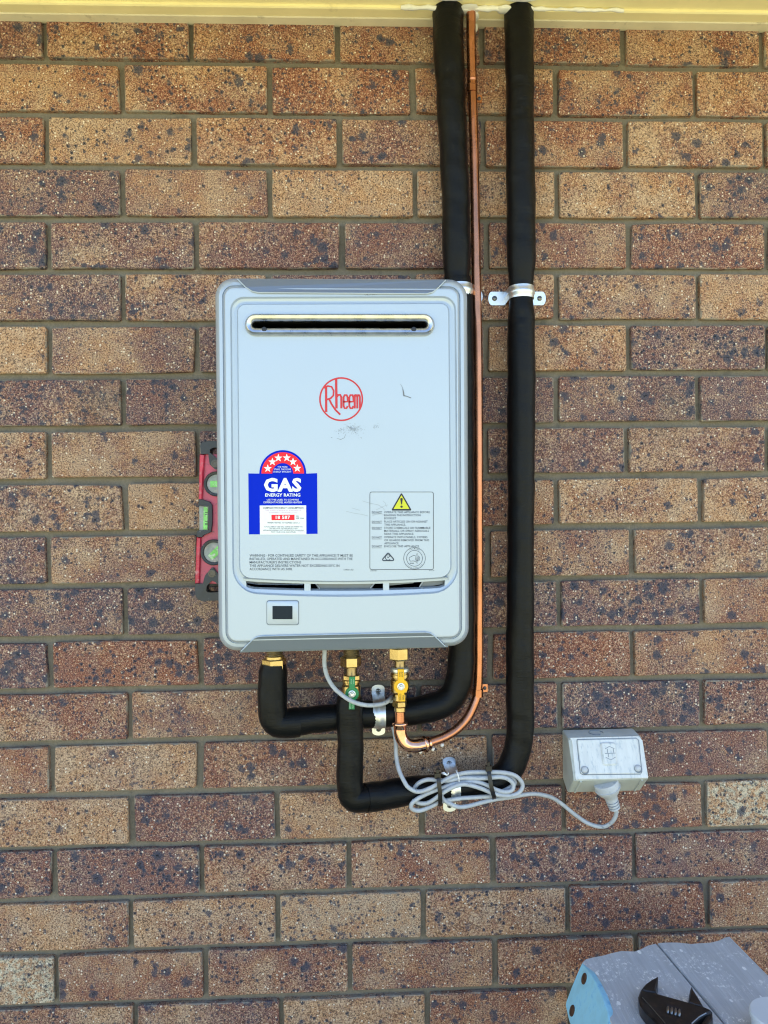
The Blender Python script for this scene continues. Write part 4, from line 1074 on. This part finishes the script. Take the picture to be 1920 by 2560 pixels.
tail = [at(1360, 1988, .034), at(1382, 1995, .028), at(1405, 2010, .024), at(1437, 2036, .022), at(1470, 2058, .024), at(1504, 2067, .030), at(1528, 2057, .038), at(1540, 2037, .044), at(1539, 2018, .047)]
P = resample(catmull(lead + lead2[1:] + coil + tail, 7), .003)
mb = MB(); sweep(mb, P, RC, 10); mb.build('cable', MT['cable'], cord, 80)
pdir = (at(1519, 1963, .052) - at(1538, 2018, .047)).normalized(); pb = at(1538, 2024, .047)
plen = (at(1519, 1958, .054) - pb).length
mb = MB(); px_ = (1.28 - .05) / FPX
prof = [(.0056, 0), (.0058, .002), (.0090, .0025), (.0092, .0055), (.0072, .0056), (.0072, .0075), (.0094, .0076), (.0096, .0105), (.0074, .0106), (.0074, .0125), (.0098, .0126), (.0100, .0155), (.0078, .0156), (.0078, .0175), (.0100, .0176), (.0104, .0235), (.0112, .0250), (.0145, .0300), (.0188, .0355), (.0205, .0385), (.0212, .0410), (.0200, .0415), (.0204, .0500), (.0195, .0520)]
lathe(mb, pb, prof, 28, pdir); plug = mb.build('plug', MT['plug'], cord, 35)

def cable_tie(pts, head, label, mat=MT['tie'], w=.0032, name='cable_tie', cat='cable tie', group='black cable ties round the cord coil'):
    c = sum(pts, Vector()) / len(pts); t = empty(name, c, label, cat, group); mb = MB()
    P = resample(catmull(pts, 6), .003); L_ = []
    for i, p in enumerate(P):
        a = P[max(i - 1, 0)]; b = P[min(i + 1, len(P) - 1)]; tg = (b - a).normalized(); s = tg.cross(Vector((0, -1, 0)))
        s = s.normalized() if s.length > .05 else Vector((1, 0, 0)); u = s.cross(tg).normalized()
        L_.append([p + s * w + u * .0006, p - s * w + u * .0006, p - s * w - u * .0006, p + s * w - u * .0006])
    mb.loft(L_, cap0=True, cap1=True); mb.build('strap', mat, t, 30)
    if head:
        mb = MB(); h = Vector(head); mb.box((h.x - .0048, h.y - .004, h.z - .004), (h.x + .0048, h.y + .004, h.z + .004))
        mb.box((h.x - .002, h.y - .003, h.z + .004), (h.x + .002, h.y + .001, h.z + .010)); mb.build('head', mat, t)
    return t
cable_tie([C5(425, 500, .070), C5(430, 520, .088), C5(440, 600, .092), C5(452, 720, .092), C5(455, 830, .088), C5(452, 880, .076)], C5(420, 495, .085), 'black cable tie round the left side of the coiled grey cord')
cable_tie([C5(1060, 395, .068), C5(1065, 440, .083), C5(1080, 540, .087), C5(1105, 670, .089), C5(1130, 760, .085), C5(1140, 800, .072)], C5(1060, 405, .080), 'black cable tie round the right side of the coiled grey cord')
tw = empty('twist_tie', C5(680, 520, .086), 'thin white wire tie round the middle of the coiled grey cord', 'wire tie')
mb = MB()
for pts in ([C5(655, 432, .078), C5(672, 470, .086), C5(690, 530, .087), C5(693, 592, .082)], [C5(470, 468, .080), C5(500, 458, .086), C5(545, 490, .088), C5(560, 462, .090)], [C5(470, 468, .080), C5(505, 478, .088), C5(540, 492, .088)]):
    sweep(mb, resample(catmull(pts, 8), .002), .0010, 6)
mb.build('wire', MT['whitetie'], tw, 60)

# ------------------------------------------------------------------ weatherproof power outlet
go = empty('power_outlet', at(1500, 1900, .0), 'weathered white weatherproof power outlet with slanted switch cover', 'power outlet')
X0, X1 = 0.8405, 0.9560; zc = CAM.z
# side profile (d, z) of the housing
prof = [(.001, -.3745), (.033, -.3772), (.038, -.3800), (.0655, -.4310), (.0660, -.4370), (.031, -.4680), (.026, -.4690), (.001, -.4560)]
def side(x, ins=0):
    c = (-.417, .032); out = []
    for d, z in prof: out.append(Vector((x, -(d + (c[1] - d) * ins) , zc + z + (c[0] - z) * ins)))
    return out
mb = MB(); mb.loft([side(X0, .035), side(X0 + .0018, 0), side(X1 + .0035, 0), side(X1 + .0055, .035)], cap0=True, cap1=True); mb.build('housing', MT['gpobase'], go, 30)
# slanted face frame
fp, fn = Vector((X0, -.038, zc - .380)), None
e2 = Vector((0, -(.0655 - .038), -(.431 - .380))).normalized(); e1 = Vector((1, 0, 0)); fn = e1.cross(e2).normalized()
if fn.y > 0: fn = -fn
def G(px, py, h=0.0): return atplane(px, py, fp + fn * h, fn)
R6 = lambda x, y: (1390 + x / 6.636, 1800 + y / 6.636)
mb = MB()
oq = [R6(*p) for p in [(225, 292), (1372, 262), (1440, 345), (1530, 938), (1528, 962), (342, 992), (322, 960), (262, 360)]]
mb.prism([G(x, y, .0016) for x, y in oq], -fn * .003, .0008); mb.build('face_frame', MT['gpo'], go, 40)
lid_q = [R6(*p) for p in [(362, 330), (1325, 308), (1360, 340), (1412, 850), (1395, 888), (450, 900), (412, 878), (356, 360)]]
mb = MB(); mb.prism([G(x, y, .0034) for x, y in lid_q], -fn * .003, .0010); mb.build('switch_cover', MT['gpo'], go, 40)
mb = MB(); q = [G(x, y, .0018) for x, y in [R6(*p) for p in [(352, 322), (1330, 298), (1372, 335), (1425, 860), (1402, 898), (448, 910), (402, 884), (346, 356)]]]
sweep(mb, q + [q[0]], .0006, 5, False); mb.build('gap', MT['groove'], go)
rk = [R6(*p) for p in [(765, 372), (950, 368), (985, 388), (1022, 715), (1005, 740), (815, 748), (792, 728), (748, 395)]]
mb = MB(); mb.prism([G(x, y, .0072) for x, y in rk], -fn * .005, .0018); rocker = mb.build('rocker_switch', MT['gpo'], go, 40)
mb = MB(); g0 = lambda x, y: G(*R6(x, y), .0075)
for pts in ([(812, 480), (885, 437), (970, 478)], [(812, 555), (990, 548)], [(825, 618), (912, 662), (990, 612)], [(852, 480), (858, 545)], [(868, 560), (872, 615)], [(950, 478), (958, 540)]):
    ribbon(mb, pts, 8, g0)
mb.build('arrow_mark', MT['groove'], rocker)
for x, y in ((478, 835), (1362, 812)):
    mb = MB(); lathe(mb, G(*R6(x, y), .0030), [(.0066, 0), (.0064, .0010), (.0050, .0011), (.0001, .0011)], 18, fn); mb.build('screw_recess', MT['groove'], go, 40)
    mb = MB(); lathe(mb, G(*R6(x - 7, y - 12), .0036), [(.0052, 0), (.0052, .0012), (.0042, .0026), (.0020, .0032), (.0001, .0033)], 16, fn); mb.build('screw_cap', MT['plug'], go, 60)
# knock-out on the top, ribs below
tp = Vector((0, 0, zc - .3757)); tn = Vector((0, .084, 1)).normalized()
mb = MB(); c = Vector((.893, -.0165, zc - .3752)); P = []
for a in range(-20, 300, 12): P.append(c + Vector((.0115 * math.cos(math.radians(a)), .0100 * math.sin(math.radians(a)), -(.0100 * math.sin(math.radians(a))) * -.084)))
sweep(mb, P, .0007, 6); mb.build('knockout', MT['groove'], go)
mb = MB()
un = Vector((0, -.031, .035)).normalized()
for x in (X0 + .010, X1 - .006):
    mb = MB(); a = Vector((x, -.0655, zc - .4375)); b = Vector((x, -.031, zc - .4675)); o_ = Vector((0, -.0014, -.0016))
    mb.loft([[a + o_, a + o_ + Vector((.003, 0, 0)), b + o_ + Vector((.003, 0, 0)), b + o_], [a - o_, a - o_ + Vector((.003, 0, 0)), b - o_ + Vector((.003, 0, 0)), b - o_]], cap0=True, cap1=True)
    mb.build('rib', MT['gpobase'], go)

# ------------------------------------------------------------------ spirit level
DL = .048
E5 = lambda x, y: (470 + x / 5.267, 1090 + y / 5.267)
lv = empty('spirit_level', at(540, 1300, DL), 'worn red torpedo spirit level stuck to the left side of the heater', 'spirit level')
def sl(x, y, d): return at(*E5(x, y), d)
def lev_prism(name, pts, d, th, mat, parent=lv, bev=.0006):
    mb = MB(); mb.prism([sl(x, y, d) for x, y in pts], (0, th, 0), bev); return mb.build(name, mat, parent, 35)
XRG = 640                                       # edge hidden by the heater
lev_prism('face', [(190, 240), (XRG, 240), (XRG - 10, 1945), (150, 1945), (165, 1300), (185, 850)], DL - .004, .018, MT['redside'])
lev_prism('edge_rail', [(152, 240), (222, 240), (205, 480), (186, 850), (138, 850)], DL + .001, .028, MT['red'], bev=.0022)
lev_prism('edge_rail', [(112, 1335), (172, 1335), (150, 1945), (90, 1945)], DL + .001, .028, MT['red'], bev=.0022)
def cap_loop(): pass
top_o = [(170, 240), (160, 130), (185, 85), (250, 68), (XRG, 62), (XRG, 240)]
mb = MB(); d = DL + .002
hole = [(285, 215), (292, 175), (330, 152), (470, 150), (500, 180), (500, 235), (440, 275), (375, 292), (340, 262)]
def plate_hole(mb, outl, hl, d, th):
    a = [sl(x, y, d) for x, y in outl]; h = [sl(x, y, d) for x, y in hl]; t = Vector((0, th, 0))
    mb.poly(a, [h]); mb.poly([p + t for p in a], [[p + t for p in h]]); mb.loft([a, [p + t for p in a]]); mb.loft([h, [p + t for p in h]])
plate_hole(mb, [(205, 238), (170, 238), (160, 130), (185, 85), (250, 68), (XRG, 62), (XRG, 400), (400, 440), (355, 438), (285, 375), (265, 232)], hole, d, .026)
mb.build('end_cap', MT['rubber'], lv)
mb = MB()
plate_hole(mb, [(90, 1945), (195, 1945), (222, 1840), (310, 1735), (330, 1735), (425, 1850), (XRG - 12, 1850), (XRG - 15, 2160), (180, 2172), (125, 2150), (98, 2095)], [(240, 2040), (245, 1975), (315, 1905), (360, 1925), (420, 1985), (540, 1985), (540, 2040), (330, 2062), (265, 2060)], d, .026)
mb.build('end_cap', MT['rubber'], lv)
for x, y in ((355, 362), (315, 1810)):
    mb = MB(); lathe(mb, sl(x, y, d + .0002), [(.0062, 0), (.0060, .0010), (.0036, .0011), (.0034, .0002), (.0001, .0001)], 16, Vector((0, -1, 0))); mb.build('rivet', MT['rivet'], lv, 40)
for i, (x, y, rr) in enumerate(((380, 632, 163), (345, 1530, 170))):
    c = sl(x, y, DL - .003); r = rr / 5.267 * (1.28 - DL) / FPX
    v = empty('vial', c); v.parent = lv; v.location = c - Vector(lv.location)
    mb = MB(); n = 28; L_ = []
    for k, (ra, h) in enumerate(((1.0, 0), (1.0, .005), (.93, .0065), (.80, .006), (.76, .004), (.76, .001))):
        L_.append([c + Vector((r * ra * math.cos(2 * math.pi * q / n), -h, r * ra * math.sin(2 * math.pi * q / n))) for q in range(n)])
    mb.loft(L_); mb.build('bezel', MT['rubber'], v, 40)
    mb = MB(); lathe(mb, c + Vector((0, -.0005, 0)), [(r * .78, 0), (r * .78, .0025)], 24, Vector((0, -1, 0))); mb.build('lens', MT['vialclear'], v)
    mb = MB(); ang = (0, .75)[i]; u = Vector((math.cos(ang), 0, math.sin(ang))); w = Vector((-math.sin(ang), 0, math.cos(ang)))
    q = c + Vector((0, -.0034, 0)) + (u * .001 if i == 0 else Vector((.002, 0, -.001)))
    mb.prism([q + u * sx * r * .55 + w * sy * r * .26 for sx, sy in ((-1, -1), (1, -1), (1, 1), (-1, 1))], (0, .002, 0), .0004); mb.build('spirit_tube', MT['vial'], v)
lev_prism('vial_frame', [(138, 830), (190, 835), (285, 868), (315, 905), (318, 985), (318, 1150), (302, 1265), (200, 1310), (188, 1332), (120, 1332), (125, 1250), (276, 1245), (276, 920), (140, 915)], DL + .002, .024, MT['rubber'])
lev_prism('top_vial', [(146, 922), (274, 922), (266, 1244), (150, 1244)], DL - .002, .016, MT['vialclear'])
lev_prism('spirit_tube', [(205, 930), (262, 930), (256, 1235), (200, 1235)], DL - .0005, .006, MT['vial'])
mb = MB()
for y in (1005, 1030, 1120, 1150, 1165):
    mb = MB(); mb.add([sl(222, y, DL + .0004), sl(258, y, DL + .0004), sl(258, y + 7, DL + .0004), sl(222, y + 7, DL + .0004)], [(0, 1, 2, 3)])
    mb.build('vial_line', MT['line'], lv)

# ------------------------------------------------------------------ saw stool with things on it
ZT = 0.75
ss = empty('saw_stool', atz(1700, 2450, ZT) * 1.0, 'weathered grey two plank saw stool with pale blue side plate', 'saw stool')
ss.location.z = 0
E = lambda px, py: atz(px, py, ZT)
ya = -.95
def ext(p, q, y):
    t = (y - p.y) / (q.y - p.y); return p + (q - p) * t
L0, L1 = E(1456, 2403), E(1530, 2560); S0, S1 = E(1641, 2357), E(1812, 2560); R0, R1 = E(1822, 2341), E(1920, 2440)
far1 = [E(*p) for p in [(1456, 2404), (1463, 2397), (1482, 2392), (1505, 2388), (1530, 2381), (1553, 2376), (1585, 2377.5), (1600, 2372), (1617, 2363), (1640, 2358)]]
far2 = [E(*p) for p in [(1642, 2357), (1665, 2355), (1690, 2355), (1725, 2358.5), (1745, 2357), (1775, 2355), (1795, 2350), (1808, 2343), (1822, 2340.5)]]
def plank(fars, l_near, r_near, name='plank'):
    mb = MB(); top = fars + [r_near, l_near]; mb.prism(top, (0, 0, -.034), .0015); return mb.build(name, MT['wood'], ss)
gap = .0012
plank(far1, ext(L0, L1, ya), ext(S0, S1, ya) - Vector((gap, 0, 0)))
plank([p + Vector((gap, 0, 0)) for p in far2], ext(S0, S1, ya) + Vector((gap, 0, 0)), ext(R0, R1, ya))
# blue plate on the left, splayed outward as it drops
edge = (L1 - L0).normalized(); wdir = Vector((-.42, 0, -1)).normalized(); pn = edge.cross(wdir).normalized()
if pn.x > 0: pn = -pn
p0 = L0 + Vector((-.001, 0, -.001))
B_ = lambda px, py: atplane(px, py, p0, pn)
bo = [B_(*p) for p in [(1455, 2407), (1440, 2440), (1426, 2475), (1415, 2505), (1413.5, 2514), (1420, 2545), (1425, 2560)]]
low = bo[-1] + wdir * .03
bo += [low, low + edge * .085, B_(1527, 2575), B_(1524, 2556), B_(1520, 2532), B_(1505, 2487), B_(1488, 2452), B_(1472, 2426)]
mb = MB(); mb.prism(bo, -pn * .009, .0012); mb.build('side_plate', MT['blue'], ss, 30)
mb = MB(); mb.prism([p + Vector((.235, 0, 0)) if False else Vector((L0.x + R0.x - p.x - .014, p.y + .03, p.z - .016)) for p in bo], (pn * .009) if False else Vector((-pn.x, pn.y, pn.z)) * -.009, .0012); mb.build('side_plate', MT['navy'], ss, 30)
for px, py in ((1461, 2447), (1431, 2527)):
    c = B_(px, py); mb = MB(); lathe(mb, c, [(.0075, -.001), (.0072, .0012), (.0060, .0018), (.0001, .0016)], 14, pn); mb.build('bolt', MT['rust'], ss, 50)
# apron timber under the planks and four splayed legs
a, b = L0, ext(L0, L1, ya); c, d_ = R0, ext(R0, R1, ya)
mb = MB(); mb.box((L0.x + .018, ya + .02, ZT - .13), (R0.x - .022, L0.y - .02, ZT - .0345)); mb.build('apron', MT['frame'], ss)
for sx, xx in ((-1, L0.x + .008), (1, R0.x - .010)):
    for yy in (L0.y - .035, ya + .12):
        mb = MB(); t_ = Vector((xx, yy, ZT - .036)); f_ = Vector((xx + sx * .16, yy + (.04 if yy > -.5 else -.06), 0.0))
        loops = [[q + Vector((ox, oy, 0)) for ox, oy in ((-.012, -.034), (.012, -.034), (.012, .034), (-.012, .034))] for q in (t_, f_)]
        mb.loft(loops, cap0=True, cap1=True); mb.build('leg', MT['frame'], ss)

# adjustable wrench lying on the planks
W4 = lambda x, y, h=.0: atz(1570 + x / 4.74, 2400 + y / 4.74, ZT + h)
wr = empty('adjustable_wrench', W4(560, 560), 'black adjustable wrench lying on the saw stool with its jaws open', 'wrench')
HW = .016
body = [(120, 425), (150, 345), (215, 365), (320, 380), (360, 395), (700, 490), (895, 545), (985, 585), (1000, 605), (915, 640), (880, 660), (760, 750), (690, 830), (640, 980), (480, 980), (420, 830), (350, 750), (205, 610), (140, 520)]
mb = MB(); mb.prism([W4(x, y, HW) for x, y in body], (0, 0, -HW + .0006), .0022); mb.build('head', MT['tool'], wr, 30)
mb = MB(); mb.prism([W4(x, y, HW + .0004) for x, y in [(150, 346), (205, 275), (275, 225), (335, 195), (357, 192), (350, 260), (332, 345), (345, 392), (318, 382), (215, 367)]], (0, 0, -HW + .0012), .0020); mb.build('fixed_jaw', MT['tool'], wr, 30)
mb = MB(); mb.prism([W4(x, y, HW + .0008) for x, y in [(712, 492), (718, 450), (735, 345), (752, 305), (772, 340), (820, 415), (895, 545), (800, 530)]], (0, 0, -HW + .0016), .0018); mb.build('moving_jaw', MT['tool'], wr, 30)
# knurled worm in its window
mb = MB(); mb.prism([W4(x, y, HW + .0002) for x, y in [(462, 520), (640, 568), (622, 668), (444, 618)]], (0, 0, -.004), .0004); mb.build('worm_window', MT['line'], wr)
for k in range(4):
    x = 468 + k * 45; y = 552 + k * 12
    mb = MB(); P = [W4(x + 8 - 6 * q, y + 82 * q, HW + .0004 + .0012 * math.sin(math.pi * q)) for q in (0, .15, .35, .5, .65, .85, 1)]
    sweep(mb, P, lambda i, t, a: .0010 + .0013 * math.sin(math.pi * t), 8); mb.build('worm_ridge', MT['screw'], wr, 60)
mb = MB(); sweep(mb, [W4(170, 445, HW + .0003), W4(320, 610, HW + .0003), W4(440, 750, HW + .0003)], .0008, 5); mb.build('worn_edge', MT['screw'], wr); mb = MB(); sweep(mb, [W4(925, 628, HW), W4(840, 675, HW), W4(750, 755, HW)], .0008, 5); mb.build('worn_edge', MT['screw'], wr)
mb = MB(); mb.prism([W4(x, y, HW * .8) for x, y in [(935, 650), (1000, 650), (1004, 690), (960, 740), (880, 830), (860, 760)]], (0, 0, -HW * .7), .0012); mb.build('jaw_slide', MT['tool'], wr, 30)
mb = MB(); h0, h1 = W4(480, 980, .012), W4(640, 980, .012); dn = Vector((-.01, -.16, 0))
mb.prism([h0, h1, h1 + dn + Vector((-.004, 0, 0)), h0 + dn + Vector((.004, 0, 0))], (0, 0, -.009), .0015); mb.build('shank', MT['tool'], wr, 30)

# white tub at the near corner
tc = atz(1950, 2596, ZT)
tb = empty('plastic_tub', tc, 'pale white round plastic tub at the near right corner of the saw stool', 'tub')
mb = MB(); lathe(mb, tc + Vector((0, 0, .0005)), [(.030, 0), (.031, .001), (.032, .022)], 32); mb.build('cup', MT['lid'], tb, 40)
mb = MB(); lathe(mb, tc + Vector((0, 0, .0228)), [(.0335, 0), (.034, .001), (.034, .006), (.0325, .0075), (.001, .008)], 32); mb.build('lid', MT['lid'], tb, 40)
